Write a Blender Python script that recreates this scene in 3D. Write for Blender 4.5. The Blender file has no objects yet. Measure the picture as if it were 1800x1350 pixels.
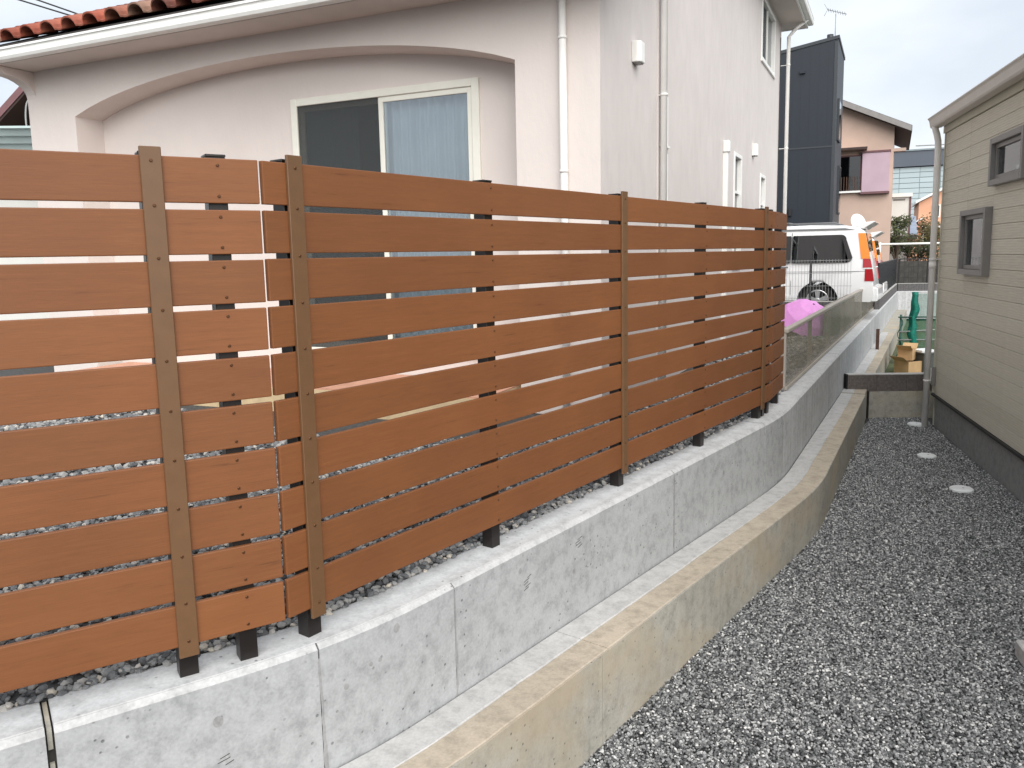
import bpy, bmesh, math, random
from math import sin, cos, radians, pi, atan2, hypot, sqrt
from mathutils import Matrix, Vector
random.seed(7)
scn = bpy.context.scene
COL = scn.collection

# ------------------------------------------------------------------ camera
EYE = 1.36                       # eye height above the top of the retaining wall (z = 0)
cam_d = bpy.data.cameras.new('camera'); cam = bpy.data.objects.new('camera', cam_d); COL.objects.link(cam)
cam_d.sensor_width = 36.0; cam_d.lens = 28.0; cam_d.shift_y = -35/1800
cam_d.clip_start = 0.05; cam_d.clip_end = 2000
PITCH, ROLL = math.atan(188/1400), radians(1.2)
fw = Vector((0, cos(PITCH), -sin(PITCH))); rt = Vector((1, 0, 0)); up = rt.cross(fw)
r2 = rt*cos(ROLL) - up*sin(ROLL); u2 = r2.cross(fw)
M = Matrix((( r2.x, u2.x, -fw.x, 0), (r2.y, u2.y, -fw.y, 0), (r2.z, u2.z, -fw.z, EYE), (0, 0, 0, 1)))
cam.matrix_world = M
scn.camera = cam

# ------------------------------------------------------------------ world, sun, exposure
SUN_EL, SUN_AZ = radians(38), radians(168)     # azimuth clockwise from +Y (the view direction): behind the camera, right
w = bpy.data.worlds.new('World'); scn.world = w; w.use_nodes = True
nt = w.node_tree; nt.nodes.clear()
N = nt.nodes.new; Lk = nt.links.new
out = N('ShaderNodeOutputWorld'); mixs = N('ShaderNodeMixShader'); mixs.inputs[0].default_value = 0.86
sky = N('ShaderNodeTexSky'); sky.sky_type = 'NISHITA'; sky.sun_disc = False
sky.sun_elevation = SUN_EL; sky.sun_rotation = SUN_AZ; sky.dust_density = 3.0; sky.air_density = 1.0
bg1 = N('ShaderNodeBackground'); bg1.inputs['Strength'].default_value = 0.12
Lk(sky.outputs[0], bg1.inputs['Color'])
tc = N('ShaderNodeTexCoord'); mp = N('ShaderNodeMapping'); mp.inputs['Scale'].default_value = (1.3, 1.3, 3.2)
nz = N('ShaderNodeTexNoise'); nz.inputs['Scale'].default_value = 2.0; nz.inputs['Detail'].default_value = 5; nz.inputs['Roughness'].default_value = .5
rp = N('ShaderNodeValToRGB'); rp.color_ramp.elements[0].position = .36; rp.color_ramp.elements[1].position = .64
rp.color_ramp.elements[0].color = (.62, .665, .72, 1); rp.color_ramp.elements[1].color = (.86, .88, .90, 1)
bg2 = N('ShaderNodeBackground'); bg2.inputs['Strength'].default_value = 0.74
Lk(tc.outputs['Generated'], mp.inputs[0]); Lk(mp.outputs[0], nz.inputs['Vector']); Lk(nz.outputs[0], rp.inputs[0]); Lk(rp.outputs[0], bg2.inputs['Color'])
Lk(bg1.outputs[0], mixs.inputs[1]); Lk(bg2.outputs[0], mixs.inputs[2]); Lk(mixs.outputs[0], out.inputs[0])
sd = bpy.data.lights.new('sun', 'SUN'); sd.energy = 2.3; sd.angle = radians(70); sd.color = (1, .975, .94)
so = bpy.data.objects.new('sun', sd); COL.objects.link(so)
sdir = Vector((sin(SUN_AZ)*cos(SUN_EL), cos(SUN_AZ)*cos(SUN_EL), sin(SUN_EL)))
so.rotation_euler = sdir.to_track_quat('Z', 'Y').to_euler(); so.location = sdir*30
scn.view_settings.view_transform = 'Standard'; scn.view_settings.look = 'None'
scn.view_settings.exposure = 0.85; scn.view_settings.gamma = 1.0

# ------------------------------------------------------------------ materials
MATS = {}
def S(r, g, b):                                  # sRGB 0-255 -> linear
    f = lambda c: (c/255/12.92) if c/255 <= .04045 else ((c/255+.055)/1.055)**2.4
    return (f(r), f(g), f(b))
def newmat(name):
    m = bpy.data.materials.new(name); m.use_nodes = True
    t = m.node_tree; b = t.nodes['Principled BSDF']; MATS[name] = m
    return m, t, b
def noise(t, scale, detail=4, stretch=None, coord='Object', rough=.5, off=None):
    c = t.nodes.new('ShaderNodeTexCoord'); n = t.nodes.new('ShaderNodeTexNoise')
    n.inputs['Scale'].default_value = scale; n.inputs['Detail'].default_value = detail; n.inputs['Roughness'].default_value = rough
    src = c.outputs[coord]
    if stretch:
        mpn = t.nodes.new('ShaderNodeMapping'); mpn.inputs['Scale'].default_value = stretch; t.links.new(src, mpn.inputs[0]); src = mpn.outputs[0]
        if off: t.links.new(off, mpn.inputs['Location'])
    t.links.new(src, n.inputs['Vector'])
    return n
def ramp(t, fac, stops):
    r = t.nodes.new('ShaderNodeValToRGB'); e = r.color_ramp.elements
    while len(e) < len(stops): e.new(.5)
    for el, (p, c) in zip(e, stops):
        el.position = p; el.color = (*c, 1) if len(c) == 3 else c
    t.links.new(fac, r.inputs[0]); return r.outputs[0]
def mixc(t, a, b, fac, mode='MIX'):
    n = t.nodes.new('ShaderNodeMix'); n.data_type = 'RGBA'; n.blend_type = mode
    for sock, v in ((n.inputs['Factor'], fac), (n.inputs['A'], a), (n.inputs['B'], b)):
        if hasattr(v, 'is_output') or hasattr(v, 'links'): t.links.new(v, sock)
        elif isinstance(v, tuple): sock.default_value = (*v, 1)
        else: sock.default_value = v
    return n.outputs['Result']
def bump(t, b, h, strength, dist=.01):
    n = t.nodes.new('ShaderNodeBump'); n.inputs['Strength'].default_value = strength; n.inputs['Distance'].default_value = dist
    t.links.new(h, n.inputs['Height'])
    if b.inputs['Normal'].is_linked: t.links.new(b.inputs['Normal'].links[0].from_socket, n.inputs['Normal'])
    t.links.new(n.outputs[0], b.inputs['Normal'])
def mul(c, k): return tuple(min(1, x*k) for x in c)
def mat(name, base, rough=.6, var=.1, scale=6, bmp=0, bscale=60, bdist=.004, metal=0, stretch=None, spec=.5, rnd=0, coat=0):
    m, t, b = newmat(name)
    n = noise(t, scale, 5, stretch)
    c = ramp(t, n.outputs[0], [(.3, mul(base, 1-var)), (.7, mul(base, 1+var))])
    if rnd:
        oi = t.nodes.new('ShaderNodeObjectInfo')
        c = mixc(t, c, ramp(t, oi.outputs['Random'], [(0, mul((.5, .5, .5), 1-rnd)), (1, mul((.5, .5, .5), 1+rnd))]), 1.0, 'OVERLAY')
    t.links.new(c, b.inputs['Base Color'])
    b.inputs['Roughness'].default_value = rough; b.inputs['Metallic'].default_value = metal
    b.inputs['Specular IOR Level'].default_value = spec
    if coat: b.inputs['Coat Weight'].default_value = coat; b.inputs['Coat Roughness'].default_value = .05
    if bmp: bump(t, b, noise(t, bscale, 4, stretch).outputs[0], bmp, bdist)
    return m

def mat_wood(name, base):
    m, t, b = newmat(name)
    oi = t.nodes.new('ShaderNodeObjectInfo'); mm = t.nodes.new('ShaderNodeMath'); mm.operation = 'MULTIPLY'; mm.inputs[1].default_value = 37.0
    t.links.new(oi.outputs['Random'], mm.inputs[0])
    n1 = noise(t, 3.0, 6, (1.2, 30, 24), off=mm.outputs[0], rough=.62)       # broad streaks along the board
    n2 = noise(t, 6.0, 3, (3.0, 120, 95), off=mm.outputs[0])                  # fine brushed grain
    n3 = noise(t, 2.2, 2, (1, 1, 1), off=mm.outputs[0])
    c = ramp(t, n1.outputs[0], [(.24, mul(base, .50)), (.35, mul(base, .92)), (.60, base), (.8, mul(base, 1.08))])
    c = mixc(t, c, ramp(t, n2.outputs[0], [(.3, (.42, .42, .42)), (.7, (.56, .56, .56))]), .55, 'OVERLAY')
    c = mixc(t, c, ramp(t, n3.outputs[0], [(.3, (.46, .45, .45)), (.7, (.53, .54, .54))]), .9, 'OVERLAY')
    c = mixc(t, c, ramp(t, oi.outputs['Random'], [(0, (.455, .455, .46)), (1, (.54, .535, .53))]), 1.0, 'OVERLAY')
    t.links.new(c, b.inputs['Base Color']); b.inputs['Roughness'].default_value = .55; b.inputs['Specular IOR Level'].default_value = .38
    bump(t, b, n2.outputs[0], .12, .002)
    return m

def mat_concrete(name, base, streak=.0, pits=1.0, blotch=.12, tint=None):
    m, t, b = newmat(name)
    n1 = noise(t, 1.7, 6, rough=.6); n2 = noise(t, 14, 6, rough=.7); n3 = noise(t, 90, 3)
    c = ramp(t, n1.outputs[0], [(.28, mul(base, 1-blotch)), (.72, mul(base, 1+blotch*.7))])
    c = mixc(t, c, ramp(t, n2.outputs[0], [(.34, (.36, .36, .36)), (.52, (.5, .5, .5)), (.75, (.56, .56, .56))]), .8, 'OVERLAY')
    c = mixc(t, c, ramp(t, n3.outputs[0], [(.3, (.44, .44, .44)), (.7, (.55, .55, .55))]), .7, 'OVERLAY')
    if streak:
        n4 = noise(t, 2.0, 5, (7, 7, .35), rough=.65)
        c = mixc(t, c, ramp(t, n4.outputs[0], [(.32, (.40, .41, .42)), (.68, (.58, .58, .575))]), streak, 'OVERLAY')
    if tint:
        n5 = noise(t, 1.1, 5, (1, 1, 1.6), rough=.6)
        c = mixc(t, c, mixc(t, c, tint, .75), ramp(t, n5.outputs[0], [(.46, (0, 0, 0)), (.66, (1, 1, 1))]))
    if pits:
        cc = t.nodes.new('ShaderNodeTexCoord'); v = t.nodes.new('ShaderNodeTexVoronoi'); v.inputs['Scale'].default_value = 21; v.inputs['Randomness'].default_value = 1
        t.links.new(cc.outputs['Object'], v.inputs['Vector'])
        dots = ramp(t, v.outputs['Distance'], [(.085, (1, 1, 1)), (.14, (0, 0, 0))])
        gate = ramp(t, noise(t, 2.6, 3).outputs[0], [(.40, (0, 0, 0)), (.55, (1, 1, 1))])
        mk = mixc(t, dots, gate, 1.0, 'MULTIPLY')
        c = mixc(t, c, mul(base, .42), mk)
        inv = t.nodes.new('ShaderNodeInvert'); t.links.new(mk, inv.inputs['Color'])
        bump(t, b, inv.outputs[0], .6*pits, .004)
    t.links.new(c, b.inputs['Base Color']); b.inputs['Roughness'].default_value = .85; b.inputs['Specular IOR Level'].default_value = .25
    bump(t, b, n2.outputs[0], .25, .006); bump(t, b, n3.outputs[0], .15, .002)
    return m

def mat_stone(name, stops, rough=.8):
    m, t, b = newmat(name)
    oi = t.nodes.new('ShaderNodeObjectInfo')
    c = ramp(t, oi.outputs['Random'], stops)
    n = noise(t, 45, 3)
    c = mixc(t, c, ramp(t, n.outputs[0], [(.3, (.4, .4, .4)), (.7, (.6, .6, .6))]), .7, 'OVERLAY')
    t.links.new(c, b.inputs['Base Color']); b.inputs['Roughness'].default_value = rough; b.inputs['Specular IOR Level'].default_value = .3
    return m

def mat_stucco(name, base, streak=0, stretch=(1, 1, .3)):
    m, t, b = newmat(name)
    n1 = noise(t, 1.2, 5, rough=.6); n2 = noise(t, 30, 5, rough=.65); n3 = noise(t, 7, 5, stretch, rough=.6)
    c = ramp(t, n1.outputs[0], [(.3, mul(base, .96)), (.7, mul(base, 1.03))])
    if streak: c = mixc(t, c, ramp(t, n3.outputs[0], [(.3, (.42, .425, .43)), (.7, (.56, .55, .545))]), streak, 'OVERLAY')
    t.links.new(c, b.inputs['Base Color']); b.inputs['Roughness'].default_value = .9; b.inputs['Specular IOR Level'].default_value = .2
    bump(t, b, n3.outputs[0], .5, .012); bump(t, b, n2.outputs[0], .35, .004)
    return m

def mat_glass(name, tint=(.02, .025, .03), rough=.02, trans=.0):
    m, t, b = newmat(name)
    g = t.nodes.new('ShaderNodeBsdfGlossy'); g.inputs['Roughness'].default_value = rough; g.inputs['Color'].default_value = (.95, .97, 1, 1)
    tr = t.nodes.new('ShaderNodeBsdfTransparent'); tr.inputs['Color'].default_value = (*tint, 1)
    fr = t.nodes.new('ShaderNodeFresnel'); fr.inputs['IOR'].default_value = 1.55
    a = t.nodes.new('ShaderNodeMath'); a.operation = 'MULTIPLY_ADD'; a.inputs[1].default_value = 1.0; a.inputs[2].default_value = trans
    t.links.new(fr.outputs[0], a.inputs[0])
    mx = t.nodes.new('ShaderNodeMixShader'); t.links.new(a.outputs[0], mx.inputs[0]); t.links.new(tr.outputs[0], mx.inputs[1]); t.links.new(g.outputs[0], mx.inputs[2])
    t.links.new(mx.outputs[0], t.nodes['Material Output'].inputs[0])
    return m

def mat_veil(name, color, opacity, rough=.5, gloss=0):                    # thin netting, smoked panel, sheer cloth
    m, t, b = newmat(name)
    b.inputs['Base Color'].default_value = (*color, 1); b.inputs['Roughness'].default_value = rough; b.inputs['Specular IOR Level'].default_value = .3
    tr = t.nodes.new('ShaderNodeBsdfTransparent')
    n = noise(t, 120, 2)
    f = ramp(t, n.outputs[0], [(.3, (opacity*.9,)*3), (.7, (min(1, opacity*1.1),)*3)])
    mx = t.nodes.new('ShaderNodeMixShader'); t.links.new(f, mx.inputs[0]); t.links.new(tr.outputs[0], mx.inputs[1]); t.links.new(b.outputs[0], mx.inputs[2])
    o = mx.outputs[0]
    if gloss:
        fr = t.nodes.new('ShaderNodeFresnel'); fr.inputs['IOR'].default_value = 1.45
        mm = t.nodes.new('ShaderNodeMath'); mm.operation = 'MULTIPLY'; mm.inputs[1].default_value = gloss; t.links.new(fr.outputs[0], mm.inputs[0])
        g = t.nodes.new('ShaderNodeBsdfGlossy'); g.inputs['Roughness'].default_value = .15; g.inputs['Color'].default_value = (*mul(color, 2.2), 1)
        m2 = t.nodes.new('ShaderNodeMixShader'); t.links.new(mm.outputs[0], m2.inputs[0]); t.links.new(o, m2.inputs[1]); t.links.new(g.outputs[0], m2.inputs[2]); o = m2.outputs[0]
    t.links.new(o, t.nodes['Material Output'].inputs[0])
    return m

mat_wood('slat_wood', (.200, .075, .0265))
mat('cover_brown', (.135, .068, .029), .5, .06, 20, .15, 300, .001)
mat('post_bronze', (.011, .008, .007), .38, .1, 20)
mat('screw_bronze', (.115, .052, .022), .35, .1, 30, metal=.6)
mat_concrete('concrete_new', (.38, .39, .395), pits=1.0, blotch=.10)
mat_concrete('concrete_streaked', (.43, .435, .44), streak=.9, pits=.3)
mat_concrete('concrete_top', (.46, .465, .465), pits=.2, blotch=.06)
mat_concrete('concrete_old', (.36, .345, .30), streak=.35, pits=.5, blotch=.15, tint=(.40, .33, .235))
mat_concrete('concrete_tan', (.42, .365, .29), pits=0, blotch=.14)
mat_concrete('mortar_white', (.46, .455, .445), pits=0, blotch=.07)
mat_concrete('footing_grey', (.28, .285, .285), pits=0, blotch=.05)
mat_concrete('block_taupe', (.25, .235, .205), pits=.3, blotch=.12)
mat('joint_dark', (.035, .034, .03), .9, .3, 40)
mat_concrete('tie_plug', (.30, .30, .30), pits=0)
mat_stone('gravel_stone', [(0, (.025, .026, .028)), (.3, (.095, .098, .10)), (.6, (.20, .204, .205)), (.86, (.33, .335, .335)), (.95, (.50, .50, .49)), (1, (.68, .67, .65))])
mat_stone('pebble_stone', [(0, (.06, .063, .068)), (.4, (.16, .165, .17)), (.75, (.27, .272, .27)), (.92, (.40, .385, .36)), (1, (.55, .50, .42))])
mat('gravel_bed', (.035, .035, .035), .95, .4, 40)
mat('soil_bed', (.05, .05, .05), .95, .35, 30)
mat('asphalt', (.06, .06, .062), .9, .25, 30, .3, 90)
mat('grassy_soil', (.07, .085, .035), .95, .4, 6, .3, 30)
mat_stucco('stucco_front', (.67, .61, .575))
mat_stucco('stucco_side', (.62, .58, .56), streak=.42, stretch=(1.1, 1.1, .42))
mat('trim_white', (.80, .80, .77), .4, .03, 10)
mat('soffit_beige', (.60, .545, .505), .7, .03, 4)
mat('pipe_white', (.80, .79, .765), .35, .03, 8)
mat('frame_cream', (.74, .73, .655), .4, .03, 8)
mat('frame_grey', (.185, .175, .165), .4, .05, 8)
mat('rubber_black', (.012, .012, .013), .6, .2, 20)
mat('tile_terrace', (.52, .27, .18), .6, .12, 9)
mat('tile_beige', (.55, .42, .25), .7, .12, 9)
mat_glass('window_glass', (.88, .92, .94), .02, .08)
mat_glass('window_glass_dark', (.10, .11, .12), .03, .05)
mat_veil('insect_screen', (.055, .06, .06), .55)
mat('curtain_sheer', (.45, .485, .50), .9, .08, 3)
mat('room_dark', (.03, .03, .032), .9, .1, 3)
m, t, b = newmat('roof_tile')
oi = t.nodes.new('ShaderNodeObjectInfo')
c = ramp(t, oi.outputs['Random'], [(0, S(92, 56, 46)), (.25, S(140, 74, 56)), (.45, S(158, 84, 64)), (.6, S(138, 110, 94)), (.8, S(150, 92, 72)), (1, S(112, 84, 72))])
c = mixc(t, c, ramp(t, noise(t, 14, 5).outputs[0], [(.3, (.36, .36, .36)), (.7, (.62, .60, .58))]), .9, 'OVERLAY')
t.links.new(c, b.inputs['Base Color']); b.inputs['Roughness'].default_value = .75
# siding: fine brushed lines along the board
m, t, b = newmat('siding')
cc = t.nodes.new('ShaderNodeTexCoord'); wv = t.nodes.new('ShaderNodeTexWave'); wv.bands_direction = 'Z'; wv.inputs['Scale'].default_value = 12.6; wv.inputs['Distortion'].default_value = .4
wv.inputs['Detail'].default_value = 2; t.links.new(cc.outputs['Object'], wv.inputs['Vector'])
ns = noise(t, 5, 5, (1, 1, 26), rough=.6); sb = (.575, .54, .455)
c = ramp(t, ns.outputs[0], [(.3, mul(sb, .90)), (.7, mul(sb, 1.08))])
c = mixc(t, c, ramp(t, wv.outputs['Fac'], [(0, (.40, .40, .40)), (.12, (.5, .5, .5))]), .7, 'OVERLAY')
oi = t.nodes.new('ShaderNodeObjectInfo'); c = mixc(t, c, ramp(t, oi.outputs['Random'], [(0, (.475, .475, .475)), (1, (.525, .525, .525))]), 1.0, 'OVERLAY')
t.links.new(c, b.inputs['Base Color']); b.inputs['Roughness'].default_value = .7; bump(t, b, wv.outputs['Fac'], .35, .004); bump(t, b, ns.outputs[0], .2, .003)
mat('siding_trim', (.50, .475, .38), .65, .03, 5)
mat('gutter_beige', (.54, .50, .455), .45, .04, 6)
mat('pipe_beige', (.70, .68, .65), .4, .03, 6)
mat('siding_back', (.05, .045, .035), .9)
mat('kerb_brown', (.13, .112, .104), .85, .25, 30, .4, 70)
mat('kerb_grey', (.10, .095, .098), .85, .25, 30, .4, 70)
mat('cap_light', (.45, .44, .42), .8, .1, 10)
mat_veil('smoked_panel', (.29, .265, .22), .36, .35, .18)
mat('rail_taupe', (.36, .325, .28), .5, .05, 8)
mat('fence_black', (.008, .009, .011), .45, .1, 8)
mat('wire_grey', (.30, .31, .31), .45, .05, 8)
mat('van_white', (.80, .81, .82), .25, .015, 3, coat=.6)
mat('van_grey', (.14, .145, .15), .45, .05, 5)
mat_glass('van_glass', (.03, .032, .035), .02, .05)
mat('van_inside', (.015, .015, .016), .9)
mat('lamp_orange', (.85, .25, .02), .2, .05, 20, coat=.5)
mat('lamp_red', (.42, .012, .02), .2, .05, 20, coat=.5)
mat('tyre', (.014, .014, .014), .8, .2, 30)
mat('alloy', (.62, .63, .64), .3, .05, 8, metal=.7)
mat('navy_metal', (.006, .012, .021), .5, .06, 3, stretch=(8, 8, .2))
mat('navy_trim', (.03, .036, .043), .5, .06, 3)
mat('pink_wall', (.52, .385, .315), .85, .05, 2, .2, 40)
mat('fascia_grey', (.25, .235, .225), .7, .1, 6)
mat('soffit_brown', (.05, .03, .026), .8, .1, 5)
mat('lilac_shutter', (.47, .345, .40), .7, .06, 2)
mat('maroon_shade', (.16, .08, .085), .8, .1, 4)
mat('roof_dark', (.04, .035, .033), .8, .2, 6)
mat('glass_tower_band', (.085, .10, .125), .5, .05, .5)
mat('glass_tower_panel', (.42, .50, .52), .35, .05, .4, rnd=.05)
mat('mullion', (.22, .27, .29), .5)
mat('orange_wall', (.68, .37, .235), .85, .05, 2)
mat('blue_roof', (.22, .26, .33), .7, .1, 3)
mat('white_wall', (.66, .655, .62), .85, .04, 2)
mat('foliage_a', (.05, .062, .02), .7, .4, 3, rnd=.3)
mat('foliage_b', (.085, .072, .022), .7, .4, 3, rnd=.3)
mat('bark', (.06, .045, .032), .9, .3, 12)
mat('pink_cloth', (.70, .30, .66), .6, .08, 5)
mat('net_green', (.0, .16, .115), .7, .25, 20)
mat_veil('net_veil', (.02, .16, .11), .42)
mat('pole_green', (.02, .085, .065), .5, .1, 8)
mat('cardboard', (.56, .37, .19), .8, .1, 6)
mat('board_white', (.78, .80, .80), .6, .03, 6)
mat('box_grey', (.08, .09, .085), .6, .1, 6)
mat('rust_brown', (.07, .035, .022), .8, .3, 12)
mat('teal_metal', (.52, .63, .62), .4, .06, 3)
mat('cream_wall', (.62, .50, .36), .8, .05, 3)
mat('wire_black', (.02, .02, .02), .7)
mat('white_rail', (.78, .77, .72), .4, .05, 8)
mat('hose_blue', (.12, .15, .55), .5, .1, 10)
mat('drain_white', (.75, .77, .77), .4, .05, 10)
mat('dark_hedge_wall', (.05, .048, .042), .9, .3, 6)

# ------------------------------------------------------------------ building helpers
WM = {}                                           # world matrix of every object made here
def wm(o): return WM.get(o.name, Matrix())
def link(o, parent, world):
    COL.objects.link(o)
    if parent is not None:
        o.parent = parent; o.matrix_local = wm(parent).inverted() @ world
    else: o.matrix_local = world
    WM[o.name] = world
    return o
def thing(name, loc, label, cat, group=None, kind=None):
    o = bpy.data.objects.new(name, None); o.empty_display_size = .2
    link(o, None, Matrix.Translation(Vector(loc))); tag(o, label, cat, group, kind); return o
def tag(o, label=None, cat=None, group=None, kind=None):
    for k, v in (('label', label), ('category', cat), ('group', group), ('kind', kind)):
        if v: o[k] = v
    return o
class FR:                                         # an upright frame: s runs along azimuth az, o is the outward offset, z is up
    def __init__(f, x, y, az, side=1, z=0):
        a = radians(az); f.d = Vector((sin(a), cos(a), 0)); f.n = Vector((cos(a), -sin(a), 0))*side; f.p = Vector((x, y, z)); f.az = az
    def __call__(f, s, o=0, z=0): return f.p + f.d*s + f.n*o + Vector((0, 0, z))
    def mat(f): return Matrix(((f.d.x, f.n.x, 0, f.p.x), (f.d.y, f.n.y, 0, f.p.y), (0, 0, 1, f.p.z), (0, 0, 0, 1)))
class MB:
    def __init__(m): m.v = []; m.f = []; m.smooth = False
    def add(m, vs, fs):
        k = len(m.v); m.v += [tuple(v) for v in vs]; m.f += [tuple(i+k for i in f) for f in fs]; return m
    def box(m, F, s0, s1, o0, o1, z0, z1):
        F = F or (lambda s, o, z: (s, o, z))
        vs = [F(s, o, z) for z in (z0, z1) for s, o in ((s0, o0), (s1, o0), (s1, o1), (s0, o1))]
        return m.add(vs, [(0, 3, 2, 1), (4, 5, 6, 7), (0, 1, 5, 4), (1, 2, 6, 5), (2, 3, 7, 6), (3, 0, 4, 7)])
    def poly(m, pts, dirv):                       # prism: a polygon swept along a vector
        n = len(pts); dv = Vector(dirv); vs = [Vector(p) for p in pts]; vs += [p+dv for p in vs]
        return m.add(vs, [tuple(range(n))[::-1], tuple(range(n, 2*n))]+[(i, (i+1) % n, n+(i+1) % n, n+i) for i in range(n)])
    def tube(m, pts, r, n=10, cap=True):
        pts = [Vector(p) for p in pts]; k = len(m.v); ref = None
        for i, p in enumerate(pts):
            d = (pts[min(i+1, len(pts)-1)]-pts[max(i-1, 0)]).normalized()
            if ref is None: ref = Vector((0, 0, 1)) if abs(d.z) < .9 else Vector((1, 0, 0))
            a = (ref - d*ref.dot(d)).normalized(); bb = d.cross(a); ref = a
            rr = r[i] if isinstance(r, (list, tuple)) else r
            m.v += [tuple(p+a*cos(2*pi*j/n)*rr+bb*sin(2*pi*j/n)*rr) for j in range(n)]
        for i in range(len(pts)-1):
            for j in range(n): m.f.append((k+i*n+j, k+i*n+(j+1) % n, k+(i+1)*n+(j+1) % n, k+(i+1)*n+j))
        if cap: m.f.append(tuple(k+j for j in range(n))[::-1]); m.f.append(tuple(k+(len(pts)-1)*n+j for j in range(n)))
        return m
    def sweep(m, rings, closed=True, cap=True):   # rings: list of equal-length point lists
        k = len(m.v); n = len(rings[0])
        for r in rings: m.v += [tuple(p) for p in r]
        for i in range(len(rings)-1):
            for j in range(n if closed else n-1): m.f.append((k+i*n+j, k+i*n+(j+1) % n, k+(i+1)*n+(j+1) % n, k+(i+1)*n+j))
        if cap: m.f.append(tuple(k+j for j in range(n))[::-1]); m.f.append(tuple(k+(len(rings)-1)*n+j for j in range(n)))
        return m
    def mesh(m, name, material, bev=0, smooth=False, seg=1):
        me = bpy.data.meshes.new(name); me.from_pydata(m.v, [], m.f)
        b = bmesh.new(); b.from_mesh(me); bmesh.ops.recalc_face_normals(b, faces=b.faces)
        if bev: bmesh.ops.bevel(b, geom=[e for e in b.edges if len(e.link_faces) == 2 and e.calc_face_angle(0) > .5], offset=bev, segments=seg, affect='EDGES', profile=.6)
        b.to_mesh(me); b.free()
        for mm in (material if isinstance(material, list) else [material]): me.materials.append(MATS[mm])
        if smooth: me.shade_smooth() if hasattr(me, 'shade_smooth') else None
        return me
    def build(m, name, material, parent=None, bev=0, smooth=False, seg=1, world=None):
        me = m.mesh(name, material, bev, smooth, seg)
        if world is None:                         # points are world points: keep the mesh local to its parent
            W = Matrix.Translation(wm(parent).translation) if parent is not None else Matrix()
            me.transform(W.inverted()); world = W
        return link(bpy.data.objects.new(name, me), parent, world)
def put(name, me, parent, world): return link(bpy.data.objects.new(name, me), parent, world)
def box(name, F, dims, material, parent=None, bev=0): return MB().box(F, *dims).build(name, material, parent, bev)
def pipe(name, pts, r, material, parent=None, n=12): return MB().tube(pts, r, n).build(name, material, parent, smooth=True)
def autosmooth(o):
    try: o.data.set_sharp_from_angle(angle=radians(35))
    except Exception: pass

# ================================================================== SETTING: ground
GZ, PZ = -.975, -.006
def sheet(name, pts, z, material, kind='structure'):
    return tag(MB().add([(x, y, z) for x, y in pts], [tuple(range(len(pts)))]).build(name, material), kind=kind)
sheet('ground', [(-300, -120), (300, -120), (300, 420), (-300, 420)], -1.02, 'asphalt')
# retaining wall line (outer foot of the upper wall), bends rounded
def fillet(P, R):
    o = [Vector(P[0])]
    for i in range(1, len(P)-1):
        a, b, c = Vector(P[i-1]), Vector(P[i]), Vector(P[i+1]); d1 = (a-b).normalized(); d2 = (c-b).normalized(); k = R[i-1]
        for j in range(9):
            t = j/8; o.append((b+d1*k)*(1-t)**2 + b*2*t*(1-t) + (b+d2*k)*t*t)
    return o+[Vector(P[-1])]
WL = fillet([(-4.6, .02), (-.62, 2.728), (2.27, 6.57), (12.58, 25.93), (15.6, 25.2)], [.42, .42, .15])
def plen(P):
    L = [0]
    for a, b in zip(P, P[1:]): L.append(L[-1]+(b-a).length)
    return L
LL = plen(WL)
def along(s):                                     # point and right-hand normal at arc length s
    s = max(0, min(LL[-1], s))
    for i in range(len(WL)-1):
        if s <= LL[i+1]+1e-9: break
    d = (WL[i+1]-WL[i]).normalized(); p = WL[i]+d*(s-LL[i])
    j = i if s-LL[i] < (LL[i+1]-LL[i])/2 else i+1
    dd = d
    if 0 < j < len(WL)-1:
        dd = ((WL[j]-WL[j-1]).normalized()+(WL[j+1]-WL[j]).normalized()).normalized()
        k = 1-min(1, abs(s-LL[j])/max(1e-6, min(.12, (LL[i+1]-LL[i])/2))); dd = (d*(1-k)+dd*k).normalized()
    return p, Vector((dd.y, -dd.x))
def near(x, y): return min(((along(LL[-1]*i/4000)[0]-Vector((x, y))).length, LL[-1]*i/4000) for i in range(4001))[1]
def sweep_path(s0, s1, prof, zfun=None):          # prof: list of (offset to the right, z or key)
    ss = sorted(set([s0, s1]+[l for l in LL if s0 < l < s1]+[s0+(s1-s0)*i/max(1, int((s1-s0)/.6)) for i in range(int((s1-s0)/.6)+1)]))
    ss = [s for i, s in enumerate(ss) if i == 0 or s-ss[i-1] > 1e-4]
    rings = []
    for s in ss:
        p, n = along(s); zl = zfun(p) if zfun else 0
        rings.append([(p.x+n.x*o, p.y+n.y*o, zl if z is None else z) for o, z in prof])
    return MB().sweep(rings)
def ledge_z(p): return -.50-.025*max(0, min(3, p.y-3))
# plots
def poly_path(s0, s1, off, n=60): return [(lambda q: (q[0].x+q[1].x*off, q[0].y+q[1].y*off))(along(s0+(s1-s0)*i/n)) for i in range(n+1)]
S_END = near(12.58, 25.93)
lft = poly_path(0, S_END, -.2)
sheet('garden_ground', [(-60, 0.0)]+lft+[(20, 60), (-60, 60)], PZ, 'soil_bed')
sheet('neighbour_ground', [*poly_path(near(6.2, 13.9), LL[-1], -.215, 40), (60, 14), (120, 60), (60, 140), (-60, 140), (-60, 25), (-8, 22)], -.006, 'asphalt')
rgt = poly_path(0, S_END+2.5, .25)
sheet('gravel_yard_ground', rgt+[(16, 12), (16, -2), (-2, -2)], GZ-.012, 'gravel_bed')
sheet('lower_plot_ground', [(5.0, 11.2), (7.0, 11.2), (18, 16), (18, 30), (10, 24)], GZ+.01, 'grassy_soil')

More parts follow.
